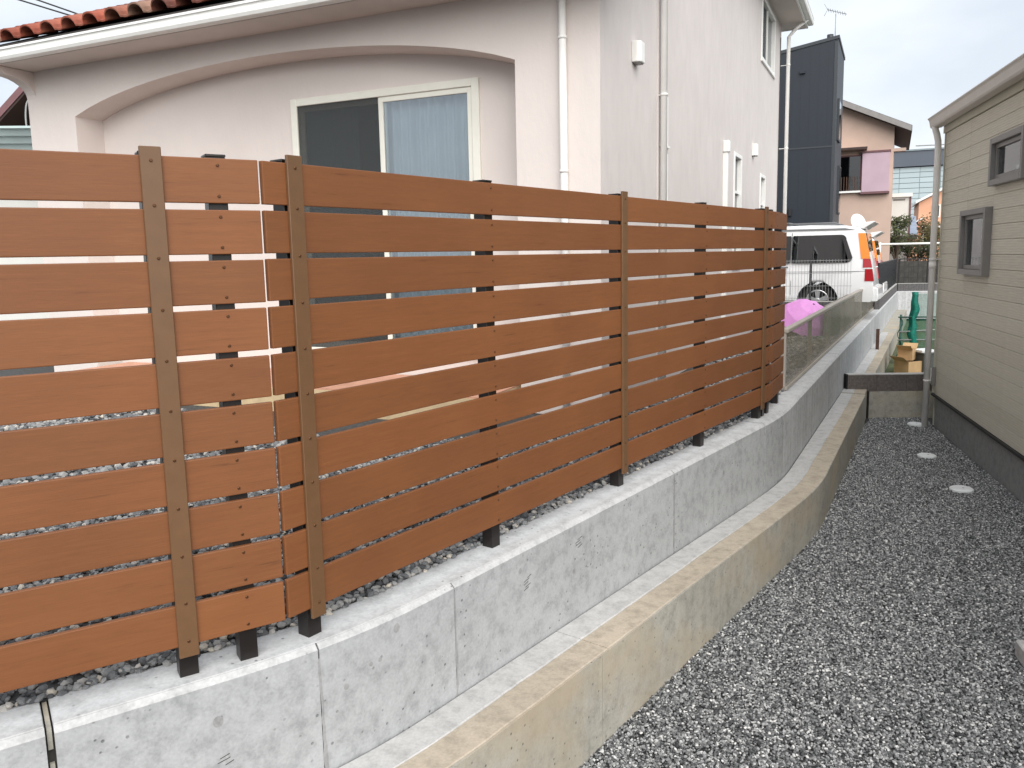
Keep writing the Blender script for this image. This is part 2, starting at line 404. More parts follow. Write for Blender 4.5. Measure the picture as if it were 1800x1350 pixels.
# ================================================================== retaining wall, upper
rw = thing('retaining_wall', (-.62, 2.728, -.6), 'grey concrete retaining wall that carries the brown slat fence', 'wall')
seq = [near(-1.38, 2.18), near(-.70, 2.67), near(-.259, 3.201), near(1.01, 4.893), near(2.001, 6.23), near(2.30, 6.63), near(4.33, 10.45), near(6.2, 13.96), near(8.1, 17.5), near(10.0, 21.1), near(12.3, 25.4), LL[-1]]
gap = {0: .012, 4: .009, 6: .006}
prev = 0
def wall_prof(ch=.018): return [(0, -.9), (0, -ch), (-ch, 0), (-.205, 0), (-.205, -.9)]
panels = []
for i, s in enumerate(seq):
    g0 = gap.get(i-1, .0032); g1 = gap.get(i, .0032)
    mname = 'concrete_new' if i < 6 else 'concrete_streaked'
    o = sweep_path(prev+g0, s-g1, wall_prof()).build('wall_panel', [mname, 'concrete_top'], rw)
    for p in o.data.polygons:
        if p.normal.z > .3: p.material_index = 1
    panels.append(o); prev = s
# mortar and backer left in the wide joints, set back from the face
for k in gap:
    s = seq[k]
    sweep_path(s-gap[k]-.004, s+gap[k]+.004, [(-.030, -.9), (-.030, -.03), (-.20, -.014), (-.20, -.9)]).build('joint_filler', 'joint_dark', rw)
    w2 = gap[k]*.55
    for za, zb in ((-.9, -.33), (-.27, -.12), (-.075, -.008)):
        sweep_path(s-w2, s+w2, [(-.020, za), (-.020, zb), (-.195, zb+.002), (-.195, za)]).build('joint_mortar', 'concrete_old', rw)
for k in range(len(seq)-1):                        # hairline shrinkage joints: dark, set back
    if k not in gap: sweep_path(seq[k]-.004, seq[k]+.004, [(-.014, -.9), (-.014, -.02), (-.20, -.004), (-.20, -.9)]).build('joint_filler', 'joint_dark', rw)
gs = [0]+[seq[k] for k in sorted(gap)]+[LL[-1]]     # trowelled screed along the top, broken only at the wide joints
for a, b2 in zip(gs, gs[1:]):
    sweep_path(a+.014, b2-.014, [(-.020, .0004), (-.024, .003), (-.19, .003), (-.2, .0004)]).build('top_screed', 'concrete_top', rw)
# patched form-tie marks on the face
for s, z, r in ((near(-1.0, 2.46), -.15, .017), (near(-.62, 2.74), -.20, .010), (near(-.55, 2.83), -.155, .008), (near(-.47, 2.93), -.06, .016), (near(-.52, 2.86), -.155, .008), (near(.02, 3.57), -.10, .012), (near(.30, 3.95), -.26, .012), (near(1.5, 5.55), -.2, .014), (near(3.2, 8.3), -.25, .014)):
    p, n = along(s); d = Vector((-n.y, n.x))
    ring = [(p.x+n.x*.0012+d.x*r*cos(a), p.y+n.y*.0012+d.y*r*cos(a), z+r*1.15*sin(a)) for a in [2*pi*i/16 for i in range(16)]]
    ring2 = [(x-n.x*.006, y-n.y*.006, z2) for x, y, z2 in ring]
    MB().sweep([ring2, ring]).build('tie_plug', 'tie_plug', rw)

# grout smeared unevenly over the hairline joints, and gouges left by the formwork
for k, z1 in ((1, -.05), (2, -.03), (3, -.03), (5, -.06)):
    rnd = random.Random(50+k); wv = 0; L_, R_ = [], []
    for i in range(15):
        z = z1-(.52+z1)*i/14; p, nn = along(seq[k]); d = Vector((-nn.y, nn.x)); wl_ = .003+.006*rnd.random()*(.3+i/14); wr_ = .003+.006*rnd.random()*(.3+i/14); wv += rnd.uniform(-.0012, .0012)
        for lst, ww in ((L_, wv-wl_), (R_, wv+wr_)): lst.append((p.x+nn.x*.0012+d.x*ww, p.y+nn.y*.0012+d.y*ww, z))
    m_ = MB(); m_.sweep([L_, R_], closed=False, cap=False); m_.build('grout_smear', 'tie_plug', rw)
rnd = random.Random(77)
for cx_, cy_, z, cnt in ((.06, 3.62, -.15, 5), (.34, 3.99, -.10, 4), (-.98, 2.48, -.28, 3)):
    sb_ = near(cx_, cy_)
    for i in range(cnt):
        p, nn = along(sb_+rnd.uniform(-.02, .02)); d = Vector((-nn.y, nn.x)); ln = rnd.uniform(.012, .024); zz = z-.014*i
        MB().sweep([[(p.x+nn.x*o+d.x*a, p.y+nn.y*o+d.y*a, zz+h) for a, h in ((-ln, -.004), (ln, .004), (ln, .0065), (-ln, -.002))] for o in (-.004, .0009)]).build('form_mark', 'joint_dark', rw)

# ================================================================== footing wall, lower tier
fwl = thing('footing_wall', (1.24, 4.70, GZ), 'low tan-stained concrete footing wall stepping along the gravel yard', 'wall')
fseq = [near(-1.6, 2.0), near(.15, 3.75), near(.95, 4.82), near(2.05, 6.3), near(3.4, 8.7), near(4.46, 10.72)]
prev = 0
S_DARK = near(4.46, 10.72)
for i, s in enumerate(fseq):
    sweep_path(prev+.0015, s-.0015, [(.002, GZ-.1), (.002, None), (.30, None), (.315, None), (.315, GZ-.1)], ledge_z).build('wall_panel', 'concrete_old', fwl)
    prev = s
sweep_path(S_DARK+.06, S_END-.3, [(.002, GZ-.1), (.002, None), (.30, None), (.30, GZ-.1)], ledge_z).build('wall_panel', 'concrete_old', fwl)
# pale mortar strip laid against the upper wall and the tan screed next to it (uneven seam)
def strip(s0, s1, o0, o1, dz, wob, seed, name, material):
    rnd = random.Random(seed); n = max(2, int((s1-s0)/.05)); rings = []; wv = 0; wv2 = 0
    for i in range(n+1):
        p, nn = along(s0+(s1-s0)*i/n); z = ledge_z(p); wv = wv*.8+rnd.uniform(-wob, wob)*.5
        rings.append([(p.x+nn.x*a, p.y+nn.y*a, z+h) for a, h in ((o0, .0005), (o0, dz), (o1+wv-.006, dz), (o1+wv, .0005))])
    return MB().sweep(rings).build(name, material, fwl)
cuts = [0, near(.2, 3.8), near(2.0, 6.25), near(2.5, 7.0), near(3.1, 8.15), near(4.30, 10.4), S_DARK-.02]
for i in range(len(cuts)-1):
    strip(cuts[i]+.003, cuts[i+1]-.003, .010, .155 if i != 4 else .165, .007, .006, i, 'mortar_strip', 'mortar_white')
    strip(cuts[i]+.003, cuts[i+1]-.003, .158, .306, .004, .003, i+20, 'tan_screed', 'concrete_tan')
strip(0, S_DARK-.02, .0025, .0095, .0012, .0, 3, 'base_crack', 'joint_dark')  # dark strip in the crack where the upper wall meets the ledge
for a, b2 in ((S_DARK+.08, S_DARK+4), (S_DARK+4.006, S_DARK+9)):
    strip(a, b2, .004, .155, .007, .006, 9, 'mortar_strip', 'mortar_white'); strip(a, b2, .158, .29, .004, .003, 29, 'tan_screed', 'concrete_tan')

# ================================================================== slat fence
SH, SP, Z0 = .140, .1590, .117                    # slat height, pitch, underside of the lowest slat
def rbox(L, W, H, b=.003): return MB().box(None, 0, L, 0, W, 0, H)
def slat_mesh(L): return rbox(L, .018, SH).mesh('slat', 'slat_wood', bev=.0035, seg=2)
scr = MB()
scr.sweep([[(r*cos(2*pi*k/10), y, r*sin(2*pi*k/10)) for k in range(10)] for r, y in ((.0050, 0), (.0050, .0018), (.0034, .0032))])
screw_me = scr.mesh('screw', 'screw_bronze')
def lmat(F, s, o, z):                             # local x along the frame, y outwards
    return Matrix.Translation(F(s, o, z)) @ Matrix(((F.d.x, F.n.x, 0, 0), (F.d.y, F.n.y, 0, 0), (0, 0, 1, 0), (0, 0, 0, 1)))
post_me = None
def fence_post(root, F, s, ztop=1.70, cover=False, screws=True):
    # F: o = 0 is the post front plane
    global post_me
    if post_me is None:
        mb = MB(); mb.box(None, -.03, .03, -.06, 0, -.03, 1.695); mb.box(None, -.0315, .0315, -.0615, .0015, 1.695, 1.703)
        post_me = mb.mesh('post', 'post_bronze', bev=.0015)
    po = put('post', post_me, root, lmat(F, s, 0, 0))
    if cover:
        global cover_me
        cv = put('post_cover', cover_me, root, lmat(F, s, .0185, .082))
        for k in range(11):
            z = Z0+SP*k-.010 if 0 < k < 10 else (Z0+.02 if k == 0 else Z0+SP*10-.035)
            put('screw', screw_me, cv, lmat(F, s, .0318, z))
    return po
cover_me = MB().box(None, -.031, .031, 0, .013, 0, 1.632).mesh('post_cover', 'cover_brown', bev=.002)
FENCES = []
def slats(root, F, s0, s1, screw_at=()):
    me = slat_mesh(s1-s0)
    for k in range(10):
        z = Z0+SP*k
        jz = random.uniform(-.0012, .0012)
        o = put('slat', me, root, lmat(F, s0, .0003, z+jz))
        for sa in screw_at:
            for dz in (.022, SH-.022): put('screw', screw_me, o, lmat(F, sa+random.uniform(-.0015, .0015), .0186, z+dz+jz))
FA = FR(-1.075, 2.463, 58); FA.p -= FA.n*.034     # post front plane of the left run
fa = thing('slat_fence', FA(0, 0, 0), 'short brown wood-look slat fence run at the left, up to the narrow white gap', 'fence', 'brown slat fence runs on the retaining wall')
sA = lambda x, y: (Vector((x, y, 0))-FA.p).dot(FA.d)
fence_post(fa, FA, 0, cover=True); fence_post(fa, FA, .195)
slats(fa, FA, 0, .322, (.195,)); slats(fa, FA, -1.96, -.003, (-.98,))
fence_post(fa, FA, -.98); fence_post(fa, FA, -1.93, cover=True)
# main run: straight, then turning away at the far end
FB = FR(0, 0, 37.0); FB.p = FB.n*(-2.256)
fb = thing('slat_fence', FB(2.9, 0, 0), 'long brown wood-look slat fence run right of the gap, turning away at its far end', 'fence', 'brown slat fence runs on the retaining wall')
PB = [1.762, 2.84, 4.045, 5.215, 6.365]
for i, s in enumerate(PB): fence_post(fb, FB, s, cover=(i % 2 == 0))
slats(fb, FB, PB[0]-.122, PB[0]-.002); slats(fb, FB, PB[0]+.002, PB[2]-.002, (PB[1],)); slats(fb, FB, PB[2]+.002, PB[4]-.002, (PB[3],))
e = FB(PB[4]+.002)
FC = FR(e.x, e.y, 33.5); slats(fb, FC, 0, .27, (.16,)); fence_post(fb, FC, .10); fence_post(fb, FC, .235)
e = FC(.272)
FD = FR(e.x, e.y, 27.5); slats(fb, FD, .002, .62, (.10, .50)); fence_post(fb, FD, .46)

# ================================================================== gravel and pebbles (geometry-node scatter of small stones)
def stone(name, seed, flat, material, sharp=.25):
    rnd = random.Random(seed); b = bmesh.new(); bmesh.ops.create_icosphere(b, subdivisions=1, radius=.5)
    for v in b.verts: v.co *= 1+rnd.uniform(-sharp, sharp)
    for v in b.verts: v.co.x *= 1.15; v.co.z *= flat
    me = bpy.data.meshes.new(name); b.to_mesh(me); b.free(); me.materials.append(MATS[material])
    return me
def scatter(name, pts, z, stones, density, smin, smax, label, cat, seed):
    me = bpy.data.meshes.new(name); me.from_pydata([(x, y, z) for x, y in pts], [], [tuple(range(len(pts)))])
    o = link(bpy.data.objects.new(name, me), None, Matrix()); tag(o, label, cat, kind='stuff')
    g = bpy.data.node_groups.new(name, 'GeometryNodeTree')
    g.interface.new_socket('Geometry', in_out='INPUT', socket_type='NodeSocketGeometry'); g.interface.new_socket('Geometry', in_out='OUTPUT', socket_type='NodeSocketGeometry')
    A = g.nodes.new; li = g.links.new
    gi = A('NodeGroupInput'); go = A('NodeGroupOutput'); tri = A('GeometryNodeTriangulate'); dp = A('GeometryNodeDistributePointsOnFaces'); dp.distribute_method = 'RANDOM'
    dp.inputs['Density'].default_value = density; dp.inputs['Seed'].default_value = seed
    ip = A('GeometryNodeInstanceOnPoints'); g2i = A('GeometryNodeGeometryToInstance')
    for sm in stones:
        mo = bpy.data.objects.new(name+'_grain', sm)       # never linked to the scene: only a source for the scatter
        oi2 = A('GeometryNodeObjectInfo'); oi2.inputs['Object'].default_value = mo; oi2.inputs['As Instance'].default_value = True
        li(oi2.outputs['Geometry'], g2i.inputs[0])
    rr = A('FunctionNodeRandomValue'); rr.data_type = 'FLOAT_VECTOR'; rr.inputs['Min'].default_value = (-.7, -.7, 0); rr.inputs['Max'].default_value = (.7, .7, 6.28)
    rs = A('FunctionNodeRandomValue'); rs.data_type = 'FLOAT'; rs.inputs[2].default_value = smin; rs.inputs[3].default_value = smax
    po = A('GeometryNodeSetPosition'); rz = A('FunctionNodeRandomValue'); rz.data_type = 'FLOAT_VECTOR'; rz.inputs['Min'].default_value = (0, 0, -smax*.25); rz.inputs['Max'].default_value = (0, 0, smax*.35); rz.inputs['Seed'].default_value = 5
    li(gi.outputs[0], tri.inputs[0]); li(tri.outputs[0], dp.inputs[0]); li(dp.outputs[0], po.inputs['Geometry']); li(rz.outputs[0], po.inputs['Offset']); li(po.outputs[0], ip.inputs['Points'])
    li(g2i.outputs[0], ip.inputs['Instance']); ip.inputs['Pick Instance'].default_value = True
    li(rr.outputs[0], ip.inputs['Rotation']); li(rs.outputs[1], ip.inputs['Scale']); li(ip.outputs[0], go.inputs[0])
    md = o.modifiers.new('scatter', 'NODES'); md.node_group = g
    return o
gst = [stone('gravel_grain', i, .7, 'gravel_stone', .3) for i in range(6)]
pst = [stone('pebble_grain', 40+i, .62, 'pebble_stone', .17) for i in range(7)]
sF = poly_path(near(-.6, 2.74), near(4.40, 10.6), .316, 40)
scatter('gravel', sF+[(5.03, 10.95), (5.75, 10.9), (5.56, 10.36), (3.9, 4.3), (3.3, 2.2), (.2, 2.0)], GZ-.004, gst, 12500, .0085, .0185, 'grey crushed stone gravel covering the lower yard between the wall and the beige house', 'gravel', 3)
sP = poly_path(near(-3.0, 1.1), near(3.2, 8.3), -.192, 40)
scatter('pebble_bed', sP+[(1.9, 8.7), (.70, 6.45), (-3.2, 4.6), (-3.6, 2.4)], PZ+.004, pst, 2600, .019, .040, 'dark grey pebbles lying behind the retaining wall under the slat fence', 'pebbles', 8)
scatter('pebble_bed', [(-.9, 5.6), (-3.2, 4.6), (-3.6, 2.4), (-9, 3.2), (-7.2, 9.6), (-5.6, 9.3)], PZ+.004, pst, 800, .03, .062, 'paler pebbles spread in front of the arched porch seen between the slats', 'pebbles', 12)
sP2 = poly_path(near(2.4, 6.9), near(6.9, 15.4), -.205, 20)
scatter('pebble_bed', sP2+[(5.6, 16), (1.6, 8.2)], PZ+.003, pst, 500, .03, .06, 'pale pebbles behind the smoked panel fence along the house side', 'pebbles', 9)


# ================================================================== white stucco house
wh = thing('stucco_house', (.752, 6.609, 0), 'off-white stucco two-storey house with an arched porch and terracotta tile roof', 'house')
FF = FR(.752, 6.609, -66, side=-1)                # front: s runs to the left, o towards the viewer
if FF.n.y > 0: FF.n = -FF.n
FS = FR(.752, 6.609, 25.5, side=1)                # side: s runs away, o to the right
TOP = 3.56
# arch: springing at s=.74 and 6.02
def arch_z(s):
    tt = (s-3.38)/2.64; return 2.99+.34*(sqrt(max(0, 1-(tt*.86)**2))-.51)/(1-.51)
n = 28; ss = [.74+5.28*i/n for i in range(n+1)]
mb = MB(); REC = .35
top = [FF(s, 0, arch_z(s)) for s in ss]
outl = [FF(0, 0, .30), FF(.74, 0, .30)]+top+[FF(6.02, 0, .30), FF(6.76, 0, .30), FF(6.76, 0, TOP), FF(0, 0, TOP)]
# front skin as quads
def q(a, b, c, d): mb.add([a, b, c, d], [(0, 1, 2, 3)])
q(FF(0, 0, 0), FF(.74, 0, 0), FF(.74, 0, TOP), FF(0, 0, TOP)); q(FF(6.02, 0, 0), FF(6.76, 0, 0), FF(6.76, 0, TOP), FF(6.02, 0, TOP))
for a, b2 in zip(ss, ss[1:]):
    q(FF(a, 0, arch_z(a)), FF(b2, 0, arch_z(b2)), FF(b2, 0, TOP), FF(a, 0, TOP))
    q(FF(a, -REC, arch_z(a)), FF(b2, -REC, arch_z(b2)), FF(b2, 0, arch_z(b2)), FF(a, 0, arch_z(a)))
q(FF(.74, 0, 0), FF(.74, -REC, 0), FF(.74, -REC, arch_z(.74)), FF(.74, 0, arch_z(.74)))
q(FF(6.02, 0, 0), FF(6.02, -REC, 0), FF(6.02, -REC, arch_z(6.02)), FF(6.02, 0, arch_z(6.02)))
q(FF(6.76, 0, 0), FF(6.76, -1.75, 0), FF(6.76, -1.75, TOP), FF(6.76, 0, TOP))
mb.build('front_wall', 'stucco_front', wh)
# recess back wall around the sliding window
W0, W1, WZ0, WZ1 = 1.27, 3.31, .42, 2.935
mb = MB()
for a, b2, z0, z1 in ((.70, W0, .2, 3.5), (W1, 6.1, .2, 3.5), (W0, W1, .2, WZ0), (W0, W1, WZ1, 3.5)): mb.box(FF, a, b2, -REC-.12, -REC, z0, z1)
mb.build('recess_wall', 'stucco_front', wh)
# sliding window
wi = MB()
for a, b2, z0, z1 in ((W0-.03, W0+.045, WZ0, WZ1+.03), (W1-.045, W1+.03, WZ0, WZ1+.03), (W0+.045, W1-.045, WZ1-.04, WZ1+.03), (W0+.045, W1-.045, WZ0, WZ0+.06)): wi.box(FF, a, b2, -REC-.06, -REC+.03, z0, z1)
win = wi.build('window', 'frame_cream', wh, bev=.004)
mid = 2.285
def sash(a, b2, o, screen=False):
    m = MB()
    for x0, x1, z0, z1 in ((a, a+.05, WZ0+.06, WZ1-.04), (b2-.05, b2, WZ0+.06, WZ1-.04), (a+.05, b2-.05, WZ1-.09, WZ1-.04), (a+.05, b2-.05, WZ0+.06, WZ0+.12)): m.box(FF, x0, x1, o-.03, o, z0, z1)
    m.build('sash', 'frame_cream', win, bev=.003)
    box('pane', FF, (a+.05, b2-.05, o-.02, o-.014, WZ0+.12, WZ1-.09), 'window_glass', win)
sash(W0+.045, mid+.03, -REC+.012); sash(mid-.03, W1-.045, -REC-.025)
box('insect_screen', FF, (mid+.03, W1-.05, -REC+.016, -REC+.018, WZ0+.06, WZ1-.04), 'insect_screen', win)
mb = MB()                                         # room behind
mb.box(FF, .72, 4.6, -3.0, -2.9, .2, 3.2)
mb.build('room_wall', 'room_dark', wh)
for a, b2 in ((W0-.05, mid+.1), (mid+.35, W1+.02)):
    m = MB(); rows = []
    nn = 70
    for z in (WZ0+.02, WZ1-.03): rows.append([FF(a+(b2-a)*i/nn, -REC-.13+.028*sin(i*1.05)+.012*sin(i*.37+1), z) for i in range(nn+1)])
    m.sweep(rows, closed=False, cap=False); m.build('curtain', 'curtain_sheer', wh, smooth=True)
# terrace
box('terrace_step', FF, (.80, 5.9, -.34, .62, -.06, .22), 'tile_beige', wh)
for i in range(13):
    for j in range(3): box('terrace_tile', FF, (.80+.392*i, .80+.392*i+.386, -.33+.316*j, -.33+.316*j+.310, .2205, .232), 'tile_terrace', wh)
box('foundation', FF, (-.0, 6.75, -1.7, -.36, -.1, .28), 'footing_grey', wh)
# eave, gutter, corbel
EO = .42
mb = MB(); mb.box(FF, -.42, 6.92, -.02, EO, TOP-.035, TOP+.0); mb.build('soffit', 'soffit_beige', wh)
box('fascia', FF, (-.42, 6.92, EO+.001, EO+.03, TOP-.05, TOP+.115), 'soffit_beige', wh)
gp = [(.0, .0), (.0, .115), (.105, .115), (.11, .10), (.10, .085), (.10, .03), (.085, .0)]
MB().poly([FF(-.45, EO+.032+a, TOP-.045+z) for a, z in gp], FF.d*7.42).build('gutter', 'trim_white', wh, bev=.004)
box('gutter_bead', FF, (-.45, 6.97, EO+.131, EO+.146, TOP+.052, TOP+.074), 'trim_white', wh)
cor = [(0, 3.24)]+[(.33*(1-cos(t)), 3.24+.20*sin(t)) for t in [pi/2*i/8 for i in range(1, 9)]]+[(EO+.028, TOP-.04), (EO+.028, TOP-.052+.01), (0, TOP-.04)]
MB().poly([FF(6.62, o, z) for o, z in cor], FF.d*.145).build('corbel', 'stucco_front', wh)
# lean-to tile roof over the porch
pitch = .42
def roofp(s, dd, h=0): return FF(s, EO+.06-dd, TOP+.125+dd*pitch+h)
mb = MB(); mb.add([roofp(-.42, -.05), roofp(7.0, -.05), roofp(7.0, 2.30), roofp(-.42, 2.30), roofp(-.42, -.05, -.10), roofp(7.0, -.05, -.10), roofp(7.0, 2.30, -.10), roofp(-.42, 2.30, -.10)],
    [(0, 1, 2, 3), (4, 7, 6, 5), (0, 4, 5, 1), (1, 5, 6, 2), (2, 6, 7, 3), (3, 7, 4, 0)])
roof = mb.build('roof', 'roof_dark', wh)
TW, TL = .305, .40
def tile_mesh():
    prof = []                                     # across the tile: a pan then a barrel
    for i in range(4): prof.append((-.155+.028*i, .010-.008*sin(i*pi/3)))
    for i in range(9): a = pi-pi*i/8; prof.append((.055+.098*cos(a), .012+.088*sin(a)))
    th = .016; rings = []
    for y, lift in ((-.0, .030), (TL+.05, .0)):
        upr = [(x, y, z+lift+th) for x, z in prof]; lo = [(x*.985, y, z+lift) for x, z in prof][::-1]
        rings.append(upr+lo)
    return MB().sweep(rings).mesh('roof_tile', 'roof_tile')
tile_me = tile_mesh()
sl = math.atan(pitch)
ydir = (-FF.n*cos(sl)+Vector((0, 0, sin(sl)))); xdir = FF.d; zdir = xdir.cross(ydir)
if zdir.z < 0: zdir = -zdir
for r in range(6):
    for c in range(24):
        p = roofp(-.25+TW*c, -.055+r*TL*.92, .004)
        j = Matrix.Rotation(random.uniform(-.015, .015), 4, 'Z')
        Wt = Matrix(((xdir.x, ydir.x, zdir.x, p.x), (xdir.y, ydir.y, zdir.y, p.y), (xdir.z, ydir.z, zdir.z, p.z), (0, 0, 0, 1))) @ j
        put('roof_tile', tile_me, roof, Wt)
# side wall, one-storey front bay then the two-storey block
def side_wall(name, s0, s1, z1, holes, off=0):
    zs = sorted({0, z1} | {h[2] for h in holes} | {h[3] for h in holes}); xs = sorted({s0, s1} | {h[0] for h in holes} | {h[1] for h in holes})
    m = MB()
    for a, b2 in zip(xs, xs[1:]):
        for c, d in zip(zs, zs[1:]):
            if any(a >= h[0]-1e-6 and b2 <= h[1]+1e-6 and c >= h[2]-1e-6 and d <= h[3]+1e-6 for h in holes): continue
            m.box(FS, a, b2, off-.14, off, c, d)
    return m
H2 = 5.78
SW = [(1.80, 2.04, 2.47, 2.94), (1.80, 2.04, 1.92, 2.37), (5.92, 6.54, 1.15, 2.81), (8.48, 9.08, 1.15, 2.71), (8.33, 9.95, 4.62, 5.66)]
side_wall('x', .0, 1.72, 4.45, []).build('side_wall', 'stucco_side', wh)
m = side_wall('x', 1.72, 10.9, H2, SW, .012)
m.build('upper_side_wall', 'stucco_side', wh)
mb = MB(); mb.box(FF, .0, 6.25, -1.9, -1.76, 3.4, H2); mb.box(FF, 6.11, 6.25, -11.0, -1.91, 0, H2)
mb.build('upper_front_wall', 'stucco_front', wh)
box('rear_wall', FS, (10.77, 10.899, -6.0, -.14, 0, H2), 'stucco_side', wh)
box('foundation_side', FS, (.02, 10.88, -.155, -.142, -.1, .3), 'footing_grey', wh)
for k, (a, b2, z0, z1) in enumerate(SW):
    m = MB(); fwd = .045 if k < 4 else .055
    for x0, x1, c, d in ((a-.012, a+fwd, z0-.012, z1+.012), (b2-fwd, b2+.012, z0-.012, z1+.012), (a+fwd, b2-fwd, z1-fwd, z1+.012), (a+fwd, b2-fwd, z0-.012, z0+fwd)): m.box(FS, x0, x1, -.09, .028, c, d)
    if k in (2, 3): m.box(FS, a+fwd, b2-fwd, -.05, .0, (z0+z1)/2+.26, (z0+z1)/2+.30)
    if k == 4: m.box(FS, (a+b2)/2-.02, (a+b2)/2+.02, -.05, .0, z0+fwd, z1-fwd)
    wo = m.build('window', 'trim_white', wh, bev=.003)
    box('pane', FS, (a+fwd, b2-fwd, -.045, -.038, z0+fwd, z1-fwd), 'window_glass_dark', wo)
    if k == 4: box('shutter_screen', FS, (a+fwd, (a+b2)/2-.02, -.030, -.026, z0+fwd, z1-fwd), 'insect_screen', wo)
    box('sill', FS, (a-.03, b2+.03, -.02, .045, z0-.035, z0-.013), 'trim_white', wo)
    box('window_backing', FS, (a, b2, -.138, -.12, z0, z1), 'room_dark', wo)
# upper eaves
mb = MB(); mb.box(FS, 1.30, 11.3, -6.4, .44, H2, H2+.05); mb.build('upper_soffit', 'soffit_beige', wh)
box('upper_fascia', FS, (1.28, 11.33, .441, .47, H2-.02, H2+.17), 'trim_white', wh)
MB().poly([FS(1.26, .472+a, H2+.03+z) for a, z in gp], FS.d*10.1).build('upper_gutter', 'trim_white', wh, bev=.004)
box('gable_fascia', FS, (11.301, 11.33, -6.4, .44, H2-.02, H2+.17), 'trim_white', wh)
mb = MB(); e0, e1 = H2+.171, H2+1.75
mb.add([FS(1.26, .5, e0), FS(11.34, .5, e0), FS(11.34, -6.5, e0), FS(1.26, -6.5, e0), FS(4.4, -3, e1), FS(8.2, -3, e1)], [(0, 1, 5, 4), (1, 2, 5), (2, 3, 4, 5), (3, 0, 4), (0, 3, 2, 1)])
mb.build('upper_roof', 'roof_tile', wh)
# downpipes
pf = [FF(.30, .045, z) for z in (0, 3.62)]
dp = pipe('downpipe', pf, .031, 'pipe_white', wh, 14)
for z in (.9, 2.05, 3.10): pipe('pipe_bracket', [FF(.30, .045, z-.011), FF(.30, .045, z+.011)], .037, 'pipe_white', dp, 14)
dp = pipe('downpipe', [FS(1.745, .062, 0), FS(1.745, .062, H2-.25), FS(1.745, .30, H2-.08), FS(1.745, .50, H2+.04)], .033, 'pipe_white', wh, 14)
for z in (1.3, 2.92, 4.4): pipe('pipe_bracket', [FS(1.745, .062, z-.011), FS(1.745, .062, z+.011)], .039, 'pipe_white', dp, 14); box('bracket_arm', FS, (1.735, 1.755, .0, .05, z-.006, z+.006), 'pipe_white', dp)
dp = pipe('downpipe', [FS(10.86, .16, 0), FS(10.86, .16, H2-.25), FS(10.86, .30, H2-.10), FS(10.86, .50, H2+.04)], .036, 'pipe_white', wh, 14)
for z in (1.6, 3.4, 5.0): pipe('pipe_bracket', [FS(10.86, .16, z-.011), FS(10.86, .16, z+.011)], .042, 'pipe_white', dp, 14); box('bracket_arm', FS, (10.85, 10.87, .0, .15, z-.006, z+.006), 'pipe_white', dp)
# vent hoods and air-conditioner duct
def hood(s, z0, z1, wd):
    pr = [(s-wd/2, 0), (s-wd/2, .05), (s-wd*.36, .085), (s+wd*.36, .085), (s+wd/2, .05), (s+wd/2, 0)]
    o0 = .012 if s > 1.72 else 0
    h = MB().poly([FS(a, o0+o, z0) for a, o in pr], (0, 0, z1-z0)).build('vent_hood', 'trim_white', wh, bev=.006)
    box('louvre', FS, (s-wd*.36, s+wd*.36, o0+.01, o0+.07, z0-.008, z0-.001), 'frame_grey', h)
hood(.93, 3.06, 3.24, .15); hood(7.62, 2.93, 3.12, .16)
du = MB().poly([FS(5.07+a, .012, z) for a, z in ((0, 0), (.075, 0), (.075, 2.72), (0, 2.72))], FS.n*.065).build('duct_cover', 'trim_white', wh, bev=.006)
box('duct_cap', FS, (5.05, 5.165, .012, .10, 2.72, 2.88), 'trim_white', du, bev=.012)
pipe('cable', [FS(10.70, .03, z) for z in (0, 5.5)], .008, 'wire_black', wh, 6)

# ================================================================== beige siding house
bh = thing('siding_house', (5.568, 10.40, GZ), 'beige horizontal-siding house at the right with grey-framed windows', 'house')
FR_ = FR(5.568, 10.40, 195.5, side=1)
if FR_.n.x > 0: FR_.n = -FR_.n
FRH = FR_
BZ0, BZ1, CH, BL = -.535, 2.80, .1516, 9.0
holes = [(1.20, 2.10, 1.09, 1.745), (2.19, 3.12, 2.005, 2.42)]
box('wall_core', FRH, (.0, BL, -.30, -.020, BZ0, 2.96), 'siding_back', bh)
def board_pieces(z0, z1):                         # (s0, s1, z0, z1) of every board of one course, cut round the windows
    out_ = [(a, b2, z0, z1) for a, b2 in ((.045, 1.168), (1.174, 4.205), (4.211, 7.24), (7.246, BL))]
    for h0, h1, hz0, hz1 in [(h[0]-.029, h[1]+.029, h[2]-.029, h[3]+.029) for h in holes]:
        nr = []
        for a, b2, c, d in out_:
            if b2 <= h0 or a >= h1 or d <= hz0 or c >= hz1: nr.append((a, b2, c, d)); continue
            if a < h0: nr.append((a, h0, c, d))
            if b2 > h1: nr.append((h1, b2, c, d))
            if c < hz0: nr.append((max(a, h0), min(b2, h1), c, hz0))
            if d > hz1: nr.append((max(a, h0), min(b2, h1), hz1, d))
        out_ = nr
    return [p for p in out_ if p[1]-p[0] > .012 and p[3]-p[2] > .008]
k = 0; z = BZ0
bcache = {}
while z < BZ1-.01:
    zt = min(z+CH, BZ1)
    for a, b2, c, d in board_pieces(z, zt):
        key = (round(b2-a, 4), round(d-c, 4))
        if key not in bcache: bcache[key] = MB().box(None, 0, b2-a, -.019, 0, .0012, d-c-.0012).mesh('siding_board', 'siding', bev=.0028)
        put('siding_board', bcache[key], bh, lmat(FRH, a, 0, c))
    z = zt; k += 1
box('corner_trim', FRH, (.002, .043, -.05, .010, BZ0+.01, BZ1), 'siding_trim', bh, bev=.004)
box('frieze_board', FRH, (-.02, BL, -.019, .022, BZ1+.004, BZ1+.165), 'siding_trim', bh)
box('drip_flashing', FRH, (.0, BL, -.02, .022, BZ0-.03, BZ0-.002), 'wire_black', bh)
